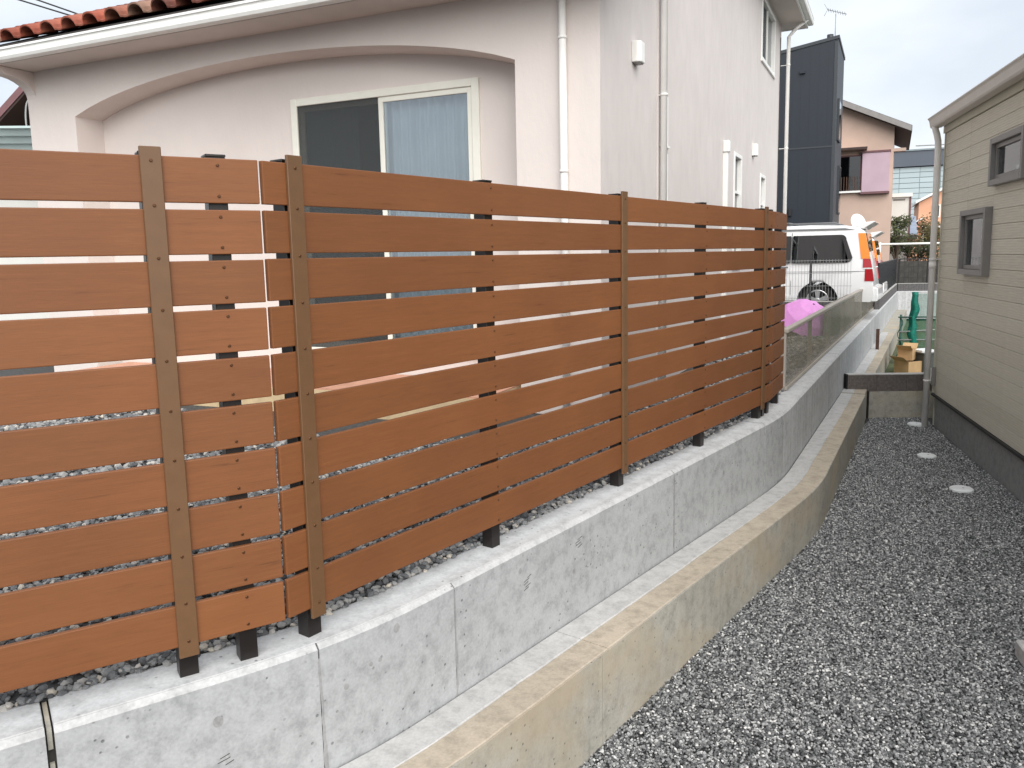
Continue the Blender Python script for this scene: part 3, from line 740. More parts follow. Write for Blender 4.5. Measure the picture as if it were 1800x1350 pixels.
box('foundation', FRH, (.03, BL, -.30, -.028, GZ-.1, BZ0-.03), 'footing_grey', bh)
box('end_wall', FRH, (-.001, -.02, -5, -.02, GZ, 2.96), 'siding_trim', bh)
for a, b2, z0, z1 in holes:
    m = MB(); e = .03; f2 = .075
    for x0, x1, c, d in ((a-e, a+.03, z0-e, z1+e), (b2-.03, b2+e, z0-e, z1+e), (a+.03, b2-.03, z1-.03, z1+e), (a+.03, b2-.03, z0-e, z0+.03)): m.box(FRH, x0, x1, -.02, .075, c, d)
    wo = m.build('window', 'frame_grey', bh, bev=.004)
    m = MB()
    for x0, x1, c, d in ((a+.031, a+f2, z0+.031, z1-.031), (b2-f2, b2-.031, z0+.031, z1-.031), (a+f2, b2-f2, z1-f2, z1-.031), (a+f2, b2-f2, z0+.031, z0+f2)): m.box(FRH, x0, x1, -.01, .032, c, d)
    m.build('sash', 'frame_grey', wo, bev=.003)
    box('pane', FRH, (a+f2, b2-f2, .004, .010, z0+f2, z1-f2), 'window_glass', wo)
    box('frosted_liner', FRH, (a+f2, b2-f2, -.006, .001, z0+f2, z1-f2), 'curtain_sheer', wo)
# eave and gutter
box('soffit', FRH, (-.02, BL, -.0, .073, BZ1+.167, BZ1+.19), 'gutter_beige', bh)
MB().poly([FRH(-.02, .075+a, BZ1+.072+z2) for a, z2 in ((0, 0), (0, .10), (.02, .13), (.135, .13), (.14, .115), (.12, .095), (.105, .02), (.09, 0))], FRH.d*(BL)).build('gutter', 'gutter_beige', bh, bev=.004)
box('fascia', FRH, (-.02, BL, .05, .073, BZ1+.08, BZ1+.166), 'gutter_beige', bh)
mb = MB(); mb.add([FRH(-.02, .12, BZ1+.205), FRH(BL, .12, BZ1+.205), FRH(BL, -3.5, BZ1+1.2), FRH(-.25, -3.5, BZ1+1.2), FRH(-.02, .12, BZ1+.225), FRH(BL, .12, BZ1+.225), FRH(BL, -3.5, BZ1+1.23), FRH(-.25, -3.5, BZ1+1.23)],
    [(0, 3, 2, 1), (4, 5, 6, 7), (0, 1, 5, 4), (1, 2, 6, 5), (2, 3, 7, 6), (3, 0, 4, 7)]); mb.build('roof', 'roof_dark', bh)
dp = pipe('downpipe', [FRH(.10, .10, GZ-.05), FRH(.10, .10, 2.62), FRH(.10, .104, 2.70), FRH(.10, .12, 2.78), FRH(.10, .14, 2.84), FRH(.10, .142, 2.885)], .0385, 'pipe_beige', bh, 18)
for z2 in (-.36, 1.22): pipe('pipe_bracket', [FRH(.10, .10, z2-.012), FRH(.10, .10, z2+.012)], .044, 'pipe_beige', dp, 18); box('bracket_arm', FRH, (.09, .11, .0, .07, z2-.006, z2+.006), 'pipe_beige', dp)
pipe('pipe_coupling', [FRH(.10, .10, 1.10), FRH(.10, .10, 1.18)], .0425, 'pipe_beige', dp, 18)
ob = box('wall_box', FRH, (.03, .10, .001, .075, -.40, -.20), 'pipe_beige', bh, bev=.01)
box('wall_box_plate', FRH, (.10, .125, .001, .05, -.42, -.18), 'frame_grey', bh, bev=.003)

# drain caps, step block
def lathe(prof, n, cx, cy):
    return MB().sweep([[(cx+r*cos(2*pi*i/n), cy+r*sin(2*pi*i/n), zz) for i in range(n)] for r, zz in prof])
for (x, y, r), lb in zip(((5.37, 10.42, .10), (4.667, 8.773, .098), (4.337, 7.489, .105)), ('white round drain cap in the gravel at the foot of the downpipe', 'white round drain cap in the gravel, middle one of three', 'white round drain cap in the gravel nearest the camera')):
    t = thing('drain_cap', (x, y, GZ), lb, 'drain cap', 'drain caps in the gravel')
    lathe([(r, GZ-.03), (r, GZ+.018), (r-.008, GZ+.024)], 28, x, y).build('rim', 'drain_white', t, smooth=False)
    lathe([(r-.014, GZ+.020), (r-.016, GZ+.028)], 28, x, y).build('lid', 'drain_white', t)
    lathe([(.010, GZ+.0285), (.010, GZ+.0295)], 12, x+.01, y-.01).build('key_hole', 'frame_grey', t)
Fs = FR(2.86, 4.32, 195.5, side=-1)
Fs.n = Vector((abs(Fs.n.x), -abs(Fs.n.y), 0)) if Fs.n.x < 0 else Fs.n
st = thing('step_block', (3.2, 4.1, GZ), 'pale concrete step block at the right edge of the gravel', 'step')
MB().box(Fs, 0, .9, 0, .7, GZ, GZ+.10).build('block', 'mortar_white', st, bev=.008)

# ================================================================== dark ribbed boundary wall between footing wall and beige house
def ribbed(parent, F, s0, s1, z0, z1, material, blen=.40, th=.10, rib=.025, cap=True):
    s = s0
    while s < s1-.02:
        e2 = min(s+blen, s1); prof = []; x = s+.0015
        nr = max(2, int((e2-s)/rib))
        for i in range(nr):
            a = s+.0015+(e2-s-.003)*i/nr; b2 = s+.0015+(e2-s-.003)*(i+1)/nr
            prof += [(a, 0), (a+(b2-a)*.55, 0), (a+(b2-a)*.62, -.006), (b2-(b2-a)*.07, -.006)]
        prof += [(e2-.0015, 0), (e2-.0015, -th), (s+.0015, -th)]
        MB().poly([F(a, o, z0) for a, o in prof], (0, 0, z1-z0)).build('block', material, parent)
        s = e2
    if cap: box('coping', F, (s0, s1, -th-.003, .004, z1+.0005, z1+.014), 'cap_light', parent)
FK = FR(4.685, 10.985, 94); FK.n = Vector((-abs(FK.n.x)*0+FK.n.x, -abs(FK.n.y), 0))
bw = thing('boundary_wall', (5.3, 10.98, GZ), 'low dark brown ribbed block wall on a concrete base beside the beige house', 'wall')
ribbed(bw, FK, 0, 1.28, -.60, -.372, 'kerb_brown')
box('concrete_base', FK, (.30, 1.30, -.12, .008, GZ-.05, -.604), 'concrete_old', bw)
box('joint_strip', FK, (.285, .298, -.1, .002, GZ-.05, -.61), 'joint_dark', bw)
box('end_post', FK, (-.022, -.002, -.1, .012, -.62, -.36), 'fence_black', bw)

# ================================================================== smoked panel fence on the wall, block wall behind
FM = FR(2.60, 7.19, 28.1); FM.p -= FM.n*.17
sp = thing('panel_fence', FM(6, 0, 0), 'low smoked translucent panel fence continuing past the brown slats', 'fence')
L0, L1 = .50, 13.0
npn = 7
for i in range(npn):
    a = L0+(L1-L0)*i/npn; b2 = L0+(L1-L0)*(i+1)/npn
    box('panel', FM, (a+.03, b2-.004, -.004, .0, .045, .57), 'smoked_panel', sp)
    box('post', FM, (a-.02, a+.025, -.05, -.008, 0, .57), 'rail_taupe', sp)
box('post', FM, (L1, L1+.045, -.05, -.008, 0, .57), 'rail_taupe', sp)
MB().box(FM, L0-.02, L1+.05, -.052, .012, .571, .615).build('top_rail', 'rail_taupe', sp, bev=.008)
box('bottom_rail', FM, (L0-.02, L1+.05, -.03, .01, .012, .044), 'rail_taupe', sp)
bk = thing('block_wall', FM(10, -.3, 0), 'taupe concrete block wall behind the smoked panel fence', 'wall')
bme = MB().box(None, .005, .385, -.12, 0, .005, .185).mesh('block', 'block_taupe', bev=.006)
for r in range(3):
    for i in range(18):
        s = 5.7+.39*i+(.195 if r % 2 else 0)
        put('block', bme, bk, lmat(FM, s, -.16, -.06+.19*r))
box('mortar_core', FM, (5.72, 12.7, -.272, -.166, -.06, .50), 'block_taupe', bk)

# ================================================================== pink parasol lying on the pebbles
pu = thing('umbrella', (4.78, 12.9, PZ), 'open pink umbrella lying tipped over behind the smoked panel fence', 'umbrella')
def umb(R, H):
    apex = Vector((0, 0, H)); ring = []
    m = MB(); n = 8
    for lv, (rr, hh) in enumerate(((.02, H), (.45*R, H*.86), (.8*R, H*.52), (R, H*.12))):
        ring.append([Vector((rr*cos(2*pi*(i+.5*0)/16)*(1 if i % 2 == 0 else .90+.03*lv), rr*sin(2*pi*i/16)*(1 if i % 2 == 0 else .90+.03*lv), hh-(.0 if i % 2 == 0 else .03*lv*R))) for i in range(16)])
    m.sweep(ring, cap=False)
    return m
U = Matrix.Translation((4.80, 13.0, .20)) @ Matrix.Rotation(radians(34), 4, 'X') @ Matrix.Rotation(radians(10), 4, 'Y') @ Matrix.Rotation(radians(12), 4, 'Z')
can = umb(.46, .38); can.v = [tuple(U @ Vector(v)) for v in can.v]; can.build('canopy', 'pink_cloth', pu)
pipe('shaft', [U @ Vector((0, 0, -.42)), U @ Vector((0, 0, .34))], .006, 'alloy', pu, 8)
for i in range(8):
    a = 2*pi*i/8; pipe('rib', [U @ Vector((.01, 0, .285)), U @ Vector((.38*cos(a), .38*sin(a), .04))], .003, 'alloy', pu, 5)

# ================================================================== neighbour plot: kerb, mesh fence, vans
NZ = .06
FN = FR(4.55, 14.9, 108); FN.n = Vector((FN.n.x, -abs(FN.n.y), 0)) if FN.n.y > 0 else FN.n
kb = thing('kerb_wall', FN(1.5, 0, 0), 'dark grey ribbed block kerb under the wire mesh fence by the white van', 'wall')
ribbed(kb, FN, -1.2, 1.62, -.05, .43, 'kerb_grey', rib=.05)
mf = thing('mesh_fence', FN(1.5, 0, .44), 'wire mesh fence with black posts in front of the white van', 'fence')
mb = MB()
for i in range(54):
    sx = -1.1+.052*i; mb.tube([FN(sx, -.05, .46), FN(sx, -.05, 1.20)], .0032, 5)
mb.build('vertical_wires', 'wire_grey', mf)
for z2 in (.50, .72, .95, 1.18): pipe('horizontal_wire', [FN(-1.1, -.045, z2), FN(1.68, -.045, z2)], .004, 'wire_grey', mf, 5)
for sx in (-1.1, .98): box('post', FN, (sx-.022, sx+.022, -.09, -.052, .445, 1.22), 'fence_black', mf)

def van(name, x, y, z0, head, label):
    """boxy minivan, local x forward from the rear bumper, y to the side that faces the camera"""
    root = thing(name, (x, y, z0), label, 'van', 'white vans on the neighbouring plot')
    a = radians(head); f = Vector((sin(a), cos(a), 0)); sd_ = Vector((cos(a), -sin(a), 0))
    if sd_.y > 0: sd_ = -sd_
    def P(X, Y, Z): return Vector((x, y, z0))+f*X+sd_*Y+Vector((0, 0, Z))
    Lb, RW, FWx, WR = 4.55, 1.02, 3.70, .335       # length, rear axle, front axle, arch centre radius
    def half(Z): return .845-.012*max(0, .55-Z)*4-(.0 if Z < .95 else (Z-.95)**1.25*.165)
    # side outline with wheel arches (x, z)
    def archpts(c, r): return [(c+r*cos(t), .31+r*sin(t)) for t in [pi*i/14 for i in range(15)]]
    low = [(.05, .30)]+archpts(RW, .385)[::-1]+archpts(FWx, .385)[::-1]+[(4.42, .30)]
    upper = [(4.52, .45), (4.55, .75), (4.46, .93), (3.70, 1.10), (3.45, 1.22), (2.95, 1.62), (2.70, 1.73), (2.2, 1.79), (1.2, 1.80), (.55, 1.775), (.30, 1.73), (.20, 1.64), (.10, 1.15), (.055, .95), (.02, .70), (.0, .45)]
    outl = low+upper
    m = MB(); n = len(outl)
    L_ = [P(X, half(Z), Z) for X, Z in outl]; R_ = [P(X, -half(Z), Z) for X, Z in outl]
    m.add(L_+R_, [tuple(range(n)), tuple(range(n, 2*n))[::-1]]+[(i, (i+1) % n, n+(i+1) % n, n+i) for i in range(n)])
    me = bpy.data.meshes.new('body'); me.from_pydata([tuple(v) for v in m.v], [], m.f)
    b = bmesh.new(); b.from_mesh(me); bmesh.ops.recalc_face_normals(b, faces=b.faces)
    ed = [e for e in b.edges if len(e.link_faces) == 2 and any(len(fc.verts) > 20 for fc in e.link_faces) and min(v.co.z for v in e.verts) > z0+.62]
    bmesh.ops.bevel(b, geom=ed, offset=.05, segments=3, affect='EDGES', profile=.55)
    bmesh.ops.triangulate(b, faces=[fc for fc in b.faces if len(fc.verts) > 4])
    W = Matrix.Translation(wm(root).translation); b.transform(W.inverted()); b.to_mesh(me); b.free(); me.materials.append(MATS['van_white'])
    for p in me.polygons: p.use_smooth = True
    o = link(bpy.data.objects.new('body', me), root, W); autosmooth(o)
    def skin(pts, off, nm, mt, par, sides=(1, -1), th=.006):
        for s_ in sides:
            m2 = MB(); q0 = [P(X, s_*(half(Z)+off), Z) for X, Z in pts]; q1 = [P(X, s_*(half(Z)+off-th), Z) for X, Z in pts]
            k = len(pts); m2.add(q0+q1, [tuple(range(k)), tuple(range(k, 2*k))[::-1]]+[(i, (i+1) % k, k+(i+1) % k, k+i) for i in range(k)])
            m2.build(nm, mt, par)
    def rr(x0, x1, z0_, z1_, r0, r1=None, sl0=0, sl1=0):   # rounded window outline
        r1 = r1 or r0; pts = []
        for cx_, cz_, rr_, t0 in ((x1-sl1-r1, z1_-r1, r1, 0), (x0+sl0+r0, z1_-r0, r0, pi/2), (x0+r0, z0_+r0, r0, pi), (x1-r1, z0_+r1, r1, 1.5*pi)):
            pts += [(cx_+rr_*cos(t0+pi/2*i/4), cz_+rr_*sin(t0+pi/2*i/4)) for i in range(5)]
        return pts
    # tailgate window and glass band
    for nm, (x0, x1, s0, s1) in (('rear_window', (.40, 1.52, .12, 0)), ('door_window', (1.54, 2.48, 0, 0)), ('front_window', (2.55, 3.42, 0, .55))):
        skin(rr(x0, x1, 1.06, 1.60, .10 if nm == 'rear_window' else .03, .03, s0, s1), .004, nm, 'van_glass', root)
        skin(rr(x0+.0, x1, 1.06, 1.60, .10 if nm == 'rear_window' else .03, .03, s0, s1), -.002, 'window_backing', 'van_inside', root)
    # roof side band and rails
    skin([(.36, 1.685), (.55, 1.725), (2.5, 1.735), (2.75, 1.69), (2.5, 1.70), (.6, 1.69)], .004, 'roof_band', 'van_grey', root, (1, -1), .03)
    for s_ in (1, -1):
        pipe('roof_rail', [P(.65, s_*.60, 1.79), P(.75, s_*.60, 1.835), P(2.4, s_*.60, 1.84), P(2.5, s_*.60, 1.78)], .016, 'van_grey', root, 8)
    box('roof_bar', lambda s, oo, z: P(s, oo, z), (1.60, 1.70, -.68, .68, 1.842, 1.868), 'van_grey', root)
    # tail lamps wrap the rear corner: orange over red
    for s_ in (1, -1):
        for nm, mt, z0_, z1_ in (('indicator_lamp', 'lamp_orange', 1.13, 1.62), ('tail_lamp', 'lamp_red', .96, 1.125), ('reverse_lamp', 'board_white', .935, .955), ('brake_lamp', 'lamp_red', .70, .93)):
            def xr(Z): return .055+(Z-.95)*.22 if Z > .95 else .02+(Z-.7)*.14
            pts = [(xr(z0_)-.012, z0_), (xr(z0_)+.15, z0_), (xr(z1_)+.115, z1_), (xr(z1_)-.012, z1_)]
            m2 = MB(); qo = [P(X, s_*(half(Z)+.006), Z) for X, Z in pts]; qi = [P(X, s_*(half(Z)-.10), Z) for X, Z in pts]
            m2.add(qo+qi, [(0, 1, 2, 3), (7, 6, 5, 4), (0, 4, 5, 1), (1, 5, 6, 2), (2, 6, 7, 3), (3, 7, 4, 0)]); m2.build(nm, mt, root)
    m2 = MB(); m2.add([P(.145-.006, .58, 1.15), P(.145-.006, -.58, 1.15), P(.215-.01, -.54, 1.62), P(.215-.01, .54, 1.62), P(.11-.005, .58, 1.15), P(.11-.005, -.58, 1.15), P(.195-.016, -.54, 1.62), P(.195-.016, .54, 1.62)],
        [(0, 1, 2, 3), (4, 7, 6, 5), (0, 4, 5, 1), (1, 5, 6, 2), (2, 6, 7, 3), (3, 7, 4, 0)]); m2.build('tailgate_window', 'van_glass', root)
    # roof spoiler kicking up at the rear
    m2 = MB(); pr = [(.42, 1.765), (.40, 1.80), (.05, 1.845), (.03, 1.83), (.24, 1.70)]
    m2.poly([P(X, -.70, Z) for X, Z in pr], sd_*1.40); m2.build('rear_spoiler', 'van_white', root, bev=.008)
    MB().poly([P(X, -.80, Z) for X, Z in ((-.06, .30), (-.08, .40), (-.07, .56), (.03, .60), (.06, .30))], sd_*1.6).build('rear_bumper', 'van_white', root, bev=.02)
    for s_ in (1, -1):
        box('door_handle', lambda s, oo, z: P(s, s_*(half(z)+oo), z), (1.58, 1.76, .0, .022, .965, .995), 'van_grey', root, bev=.006)
    skin([(.14, .885), (4.3, .885), (4.3, .893), (.14, .893)], .002, 'side_crease', 'van_grey', root)
    for xs in (1.53, 2.50): skin([(xs-.003, .42), (xs+.003, .42), (xs+.003, 1.66), (xs-.003, 1.66)], .0025, 'door_gap', 'van_inside', root)
    skin([(1.45, .33), (3.28, .33), (3.28, .42), (1.45, .42)], .012, 'side_skirt', 'van_white', root, (1, -1), .02)
    # wheels
    for X in (RW, FWx):
        for s_ in (1, -1):
            yc = s_*.70
            prof = [(.20, -.09), (.285, -.10), (.31, -.085), (.318, -.05), (.318, .05), (.31, .085), (.285, .10), (.20, .09)]
            m3 = MB(); m3.sweep([[P(X+r*cos(2*pi*i/28), yc+w_*s_, .318+r*sin(2*pi*i/28)) for i in range(28)] for r, w_ in prof], cap=False)
            wl = m3.build('wheel', 'tyre', root, smooth=True); autosmooth(wl)
            m4 = MB(); m4.sweep([[P(X+r*cos(2*pi*i/28), yc+w_*s_, .318+r*sin(2*pi*i/28)) for i in range(28)] for r, w_ in ((.20, .0), (.20, .09), (.215, .096), (.205, .10), (.19, .085), (.185, .0))], cap=False)
            for k in range(5):
                t = 2*pi*k/5+.3
                c0 = [(.03, -.35), (.19, -.20), (.19, .20), (.03, .35)]
                pts = []
                for r, dt in ((.03, -.9), (.195, -.27), (.195, .27), (.03, .9)): pts.append((X+r*cos(t+dt), .318+r*sin(t+dt)))
                m4.add([P(u, yc+s_*.085, v) for u, v in pts]+[P(u, yc+s_*.06, v) for u, v in pts], [(0, 1, 2, 3), (7, 6, 5, 4), (0, 4, 5, 1), (1, 5, 6, 2), (2, 6, 7, 3), (3, 7, 4, 0)])
            m4.sweep([[P(X+r*cos(2*pi*i/16), yc+w_*s_, .318+r*sin(2*pi*i/16)) for i in range(16)] for r, w_ in ((.055, .06), (.055, .092), (.035, .098))])
            m4.build('rim', 'alloy', wl)
            m5 = MB(); m5.sweep([[P(X+r*cos(2*pi*i/20), yc+w_*s_, .318+r*sin(2*pi*i/20)) for i in range(20)] for r, w_ in ((.185, .02), (.185, .03))]); m5.build('hub_back', 'van_inside', wl)
    return root
van('minivan', 7.36, 16.05, NZ, -62, 'white minivan with tall orange and red tail lamps parked beyond the brown fence')
van('minivan', 9.55, 20.5, NZ-.1, -62, 'second white minivan mostly hidden behind the nearer van')

# ================================================================== far kerb and black fences along the wall
FX = FR(8.40, 18.02, 28.1); FX.p -= FX.n*.06
k2 = thing('kerb_wall', FX(4, 0, 0), 'dark grey ribbed kerb wall on the far part of the retaining wall', 'wall')
ribbed(k2, FX, .1, 8.95, .002, .24, 'kerb_grey', blen=.8, rib=.08)
pb = FX(8.98)
FY = FR(pb.x, pb.y, 103); FY.n = -FY.n if FY.n.y > 0 else FY.n
ribbed(k2, FY, .02, 3.6, .002, .24, 'kerb_grey', blen=.8, rib=.08)
def slat_black(root, F, s0, s1, z0, z1, step, w_, mt='fence_black'):
    m = MB(); s = s0
    while s < s1: m.box(F, s, s+w_, -.06, -.045, z0, z1); s += step
    m.build('infill', mt, root)
    for s in [s0+(s1-s0)*i/4 for i in range(5)]: box('post', F, (s-.03, s+.03, -.10, -.062, z0-.04, z1+.02), mt, root)
    box('top_rail', F, (s0, s1, -.075, -.04, z1+.001, z1+.03), mt, root)
bf = thing('black_fence', FX(4, 0, .25), 'black metal fence on the far kerb seen end on', 'fence')
slat_black(bf, FX, .3, 8.9, .26, 1.02, .05, .03)
bf = thing('black_fence', FY(1.5, 0, .25), 'black metal fence turning right at the far end of the wall', 'fence')
slat_black(bf, FY, .05, 3.5, .26, 1.02, .14, .012)
dw = thing('garden_wall', FY(2, -1.4, 0), 'dark weathered block wall behind the far black fence', 'wall')
dme = MB().box(None, .005, .385, -.12, 0, .005, .185).mesh('block', 'dark_hedge_wall', bev=.008)
for r in range(5):
    for i in range(14): put('block', dme, dw, lmat(FY, -1.0+.39*i+(.195 if r % 2 else 0), -1.5, .0+.19*r))
box('mortar_core', FY, (-1, 4.5, -1.61, -1.506, 0, .93), 'dark_hedge_wall', dw)
wr = thing('handrail', (11.6, 27.6, 0), 'white pipe handrail crossing above the far black fence', 'handrail')
FH = FR(11.2, 27.9, 100)
pipe('rail', [FH(-.5, 0, 1.53), FH(4.5, 0, 1.53)], .035, 'white_rail', wr, 10)
for sx in (1.55, 4.3): pipe('post', [FH(sx, 0, 0), FH(sx, 0, 1.60)], .035, 'white_rail', wr, 10)
pipe('brace', [FH(1.50, .03, 1.3), FH(.55, .03, .0)], .035, 'fence_black', wr, 8)

# ================================================================== building site: green netting and boxes
gn = thing('safety_net', (8.15, 16.0, GZ), 'green safety netting bunched on a pole frame beyond the ribbed wall', 'netting')
FG = FR(8.0, 16.0, 97)
for sx, zt, mt in ((-.14, .05, 'pole_green'), (.10, .50, 'pole_green'), (1.3, .50, 'pole_green')): pipe('pole', [FG(sx, 0, GZ), FG(sx, 0, zt)], .022, mt, gn, 10)
for z2, mt in ((.0, 'pole_green'), (-.30, 'wire_grey'), (-.46, 'wire_grey')): pipe('rail', [FG(-.2, .03, z2), FG(1.6, .03, z2+(.10 if z2 == -.30 else 0))], .014, mt, gn, 8)
rings = []; rnd = random.Random(4)
for i in range(22):
    z2 = -.92+1.42*i/21; r = .072*(1-.25*(i/21)**2+.10*sin(i*.9)); cx_ = .10+.02*sin(i*.45)+.012*sin(i*1.3)
    rings.append([FG(cx_+r*cos(2*pi*k/18)*(1+.28*sin(k*3.1+i*.12)), -.0+r*.8*sin(2*pi*k/18)*(1+.16*sin(k*2.3+i*.3)), z2) for k in range(18)])
MB().sweep(rings).build('net_bundle', 'net_green', gn, smooth=True)
rows = [[FG(.18+1.5*i/30, -.03+.03*sin(i*.8), z2) for i in range(31)] for z2 in (-.90, -.4, .0, .46)]
MB().sweep(rows, closed=False, cap=False).build('net_sheet', 'net_veil', gn, smooth=True)
rows = [[FG(-.14+.22*i/8, .02*sin(i*1.3), z2) for i in range(9)] for z2 in (-.95, -.5, .0)]
MB().sweep(rows, closed=False, cap=False).build('net_flap', 'net_veil', gn, smooth=True)
pipe('rope', [FG(-.16+.05*sin(i*1.1), .035, .0-.08*i) for i in range(11)], .008, 'pole_green', gn, 6)
def carton(x, y, z0, sx, sy, sz, rot, label):
    t = thing('cardboard_box', (x, y, z0), label, 'box'); F = FR(x, y, rot)
    m = MB()
    for a, b2, c, d in ((-sx/2, sx/2, -sy/2, -sy/2+.006), (-sx/2, sx/2, sy/2-.006, sy/2), (-sx/2, -sx/2+.006, -sy/2+.006, sy/2-.006), (sx/2-.006, sx/2, -sy/2+.006, sy/2-.006)): m.box(F, a, b2, c, d, z0, z0+sz)
    m.box(F, -sx/2+.006, sx/2-.006, -sy/2+.006, sy/2-.006, z0, z0+.006); m.build('carton', 'cardboard', t)
    for (a, b2, c) in ((-sx/2, -sx/2-.13, 1), (sx/2, sx/2+.11, 1)):
        m = MB(); m.add([F(a, -sy/2, z0+sz), F(a, sy/2, z0+sz), F(b2, sy/2, z0+sz+.09), F(b2, -sy/2, z0+sz+.09), F(a, -sy/2, z0+sz-.005), F(a, sy/2, z0+sz-.005), F(b2, sy/2, z0+sz+.085), F(b2, -sy/2, z0+sz+.085)],
            [(0, 1, 2, 3), (7, 6, 5, 4), (0, 4, 5, 1), (1, 5, 6, 2), (2, 6, 7, 3), (3, 7, 4, 0)]); m.build('flap', 'cardboard', t)
    return t
carton(7.52, 14.9, GZ+.01, .42, .34, .24, 70, 'open cardboard box on the ground beside the green net pole')
carton(7.48, 14.95, GZ+.26, .30, .26, .20, 40, 'smaller cardboard box stacked on the open one by the net')
carton(8.75, 15.6, GZ+.25, .5, .3, .30, 60, 'cardboard box behind the beige downpipe, on the dark crate')
wb = thing('foam_board', (7.85, 14.95, -.62), 'white foam board lying across the grey crate', 'board')
MB().box(FR(7.78, 14.95, 80), -.14, .16, -.16, .16, -.575, -.53).build('sheet', 'board_white', wb, bev=.004)
for x, y, lb in ((7.86, 14.95, 'dark grey crate under the white foam board'), (8.55, 15.4, 'dark grey crate beside the beige downpipe')):
    t = thing('crate', (x, y, GZ), lb, 'crate', 'dark crates on the building site'); F = FR(x, y, 80)
    MB().box(F, -.2, .2, -.18, .18, GZ+.01, GZ+.37).build('body', 'box_grey', t, bev=.01)
    MB().box(F, -.215, .215, -.195, .195, GZ+.37, GZ+.395).build('rim', 'box_grey', t, bev=.005)
rb = thing('steel_post', (6.95, 15.0, GZ), 'rusty brown steel post against the far footing wall', 'post')
MB().box(FR(7.12, 15.4, 28), -.03, .03, -.03, .03, GZ, -.17).build('shaft', 'rust_brown', rb, bev=.003)
box('base_plate', FR(7.12, 15.4, 28), (-.07, .07, -.07, .07, GZ+.011, GZ+.02), 'rust_brown', rb)

# ================================================================== distant buildings
nv = thing('navy_building', (10.5, 26.05, 0), 'tall dark navy metal-clad building beyond the white house', 'building')
FNf = FR(10.44, 26.05, -66, side=-1); FNf.n = -FNf.n if FNf.n.y > 0 else FNf.n
FNs = FR(10.44, 26.05, 25.5)
def ztop(s): return 7.96-.16*s
mb = MB(); pts = [FNf(0, 0, 0), FNf(5, 0, 0), FNf(5, 0, ztop(5)), FNf(0, 0, ztop(0))]
mb.poly(pts, FNs.d*3.2); mb.build('wall', 'navy_metal', nv)
for i in range(18): box('seam', FNf, (.26+.27*i, .275+.27*i, .0005, .004, .02, ztop(.27*i+.3)-.12), 'navy_metal', nv)
box('storey_joint', FNf, (.1, 5, .0005, .014, 4.63, 4.68), 'navy_trim', nv)
MB().add([FNf(-.03, .03, ztop(0)-.02), FNf(5.05, .03, ztop(5)-.02), FNf(5.05, .03, ztop(5)+.08), FNf(-.03, .03, ztop(0)+.08)]+[p+FNs.d*3.3 for p in (FNf(-.03, .03, ztop(0)-.02), FNf(5.05, .03, ztop(5)-.02), FNf(5.05, .03, ztop(5)+.08), FNf(-.03, .03, ztop(0)+.08))],
    [(0, 1, 2, 3), (7, 6, 5, 4), (0, 4, 5, 1), (1, 5, 6, 2), (2, 6, 7, 3), (3, 7, 4, 0)]).build('roof', 'navy_trim', nv)
box('corner_trim', FNf, (.0, .10, .0008, .02, 0, ztop(0)-.1), 'navy_trim', nv)
for sx, z0_, z1_ in ((.5, 4.9, 6.2), (1.6, 2.6, 4.2), (1.6, .8, 2.0)):
    wn = box('window', FNs, (sx, sx+.9, -.02, .06, z0_, z1_), 'navy_trim', nv); box('pane', FNs, (sx+.06, sx+.84, .061, .066, z0_+.06, z1_-.06), 'window_glass_dark', wn)
box('vent', FNf, (.96, 1.12, .001, .09, 6.98, 7.08), 'navy_metal', nv)
pipe('roof_vent', [FNf(.25, -.1, 7.9), FNf(.25, -.1, 8.1)], .10, 'navy_trim', nv, 10)
an = pipe('antenna', [FNf(.12, -.4, 7.9), FNf(.12, -.4, 8.78)], .014, 'wire_grey', nv, 6)
pipe('boom', [FNf(.36, -.3, 8.92), FNf(-.20, -.42, 8.74)], .012, 'wire_grey', an, 6)
for i in range(8):
    p = FNf(.34-.07*i, -.31-.014*i, 8.91-.0225*i); pipe('element', [p-FNs.d*.22+Vector((0, 0, .0)), p+FNs.d*.22], .007, 'wire_grey', an, 5)
for s_ in (-.13, .13): pipe('element', [FNf(.36, -.3, 8.92), FNf(.46, -.3, 8.92)+Vector((0, 0, s_*1.4))], .007, 'wire_grey', an, 5)
box('wall_lamp', FNf, (1.26, 1.36, .001, .12, 2.5, 2.75), 'fence_black', nv, bev=.01)

ph = thing('pink_house', (15.6, 33, 0), 'pale pink rendered house with a lilac shutter box and brown eaves', 'house')
FP = FR(15.6, 33.0, -66, side=-1); FP.n = -FP.n if FP.n.y > 0 else FP.n
FPs = FR(15.6, 33.0, 25.5)
def pz(s): return 6.26+.47*s
mb = MB(); mb.poly([FP(0, 0, 0), FP(5, 0, 0), FP(5, 0, pz(5)), FP(0, 0, pz(0))], FPs.d*6); mb.build('wall', 'pink_wall', ph)
mb = MB(); R4 = [FP(-.62, .5, pz(-.62)), FP(5.2, .5, pz(5.2)), FP(5.2, .5, pz(5.2)+.22), FP(-.62, .5, pz(-.62)+.22)]
mb.poly(R4, FPs.d*7); rf = mb.build('roof', 'roof_dark', ph)
mb = MB(); mb.poly([FP(-.60, .53, pz(-.6)-.02), FP(5.2, .53, pz(5.2)-.02), FP(5.2, .53, pz(5.2)+.20), FP(-.60, .53, pz(-.6)+.20)], FP.n*.03); mb.build('bargeboard', 'fascia_grey', rf)
mb = MB(); mb.poly([FP(-.58, .49, pz(-.6)-.03), FP(.0, .49, pz(0)-.03), FP(.0, .49, pz(0)-.004), FP(-.58, .49, pz(-.6)-.004)], FPs.d*6.8); mb.build('soffit', 'soffit_brown', rf)
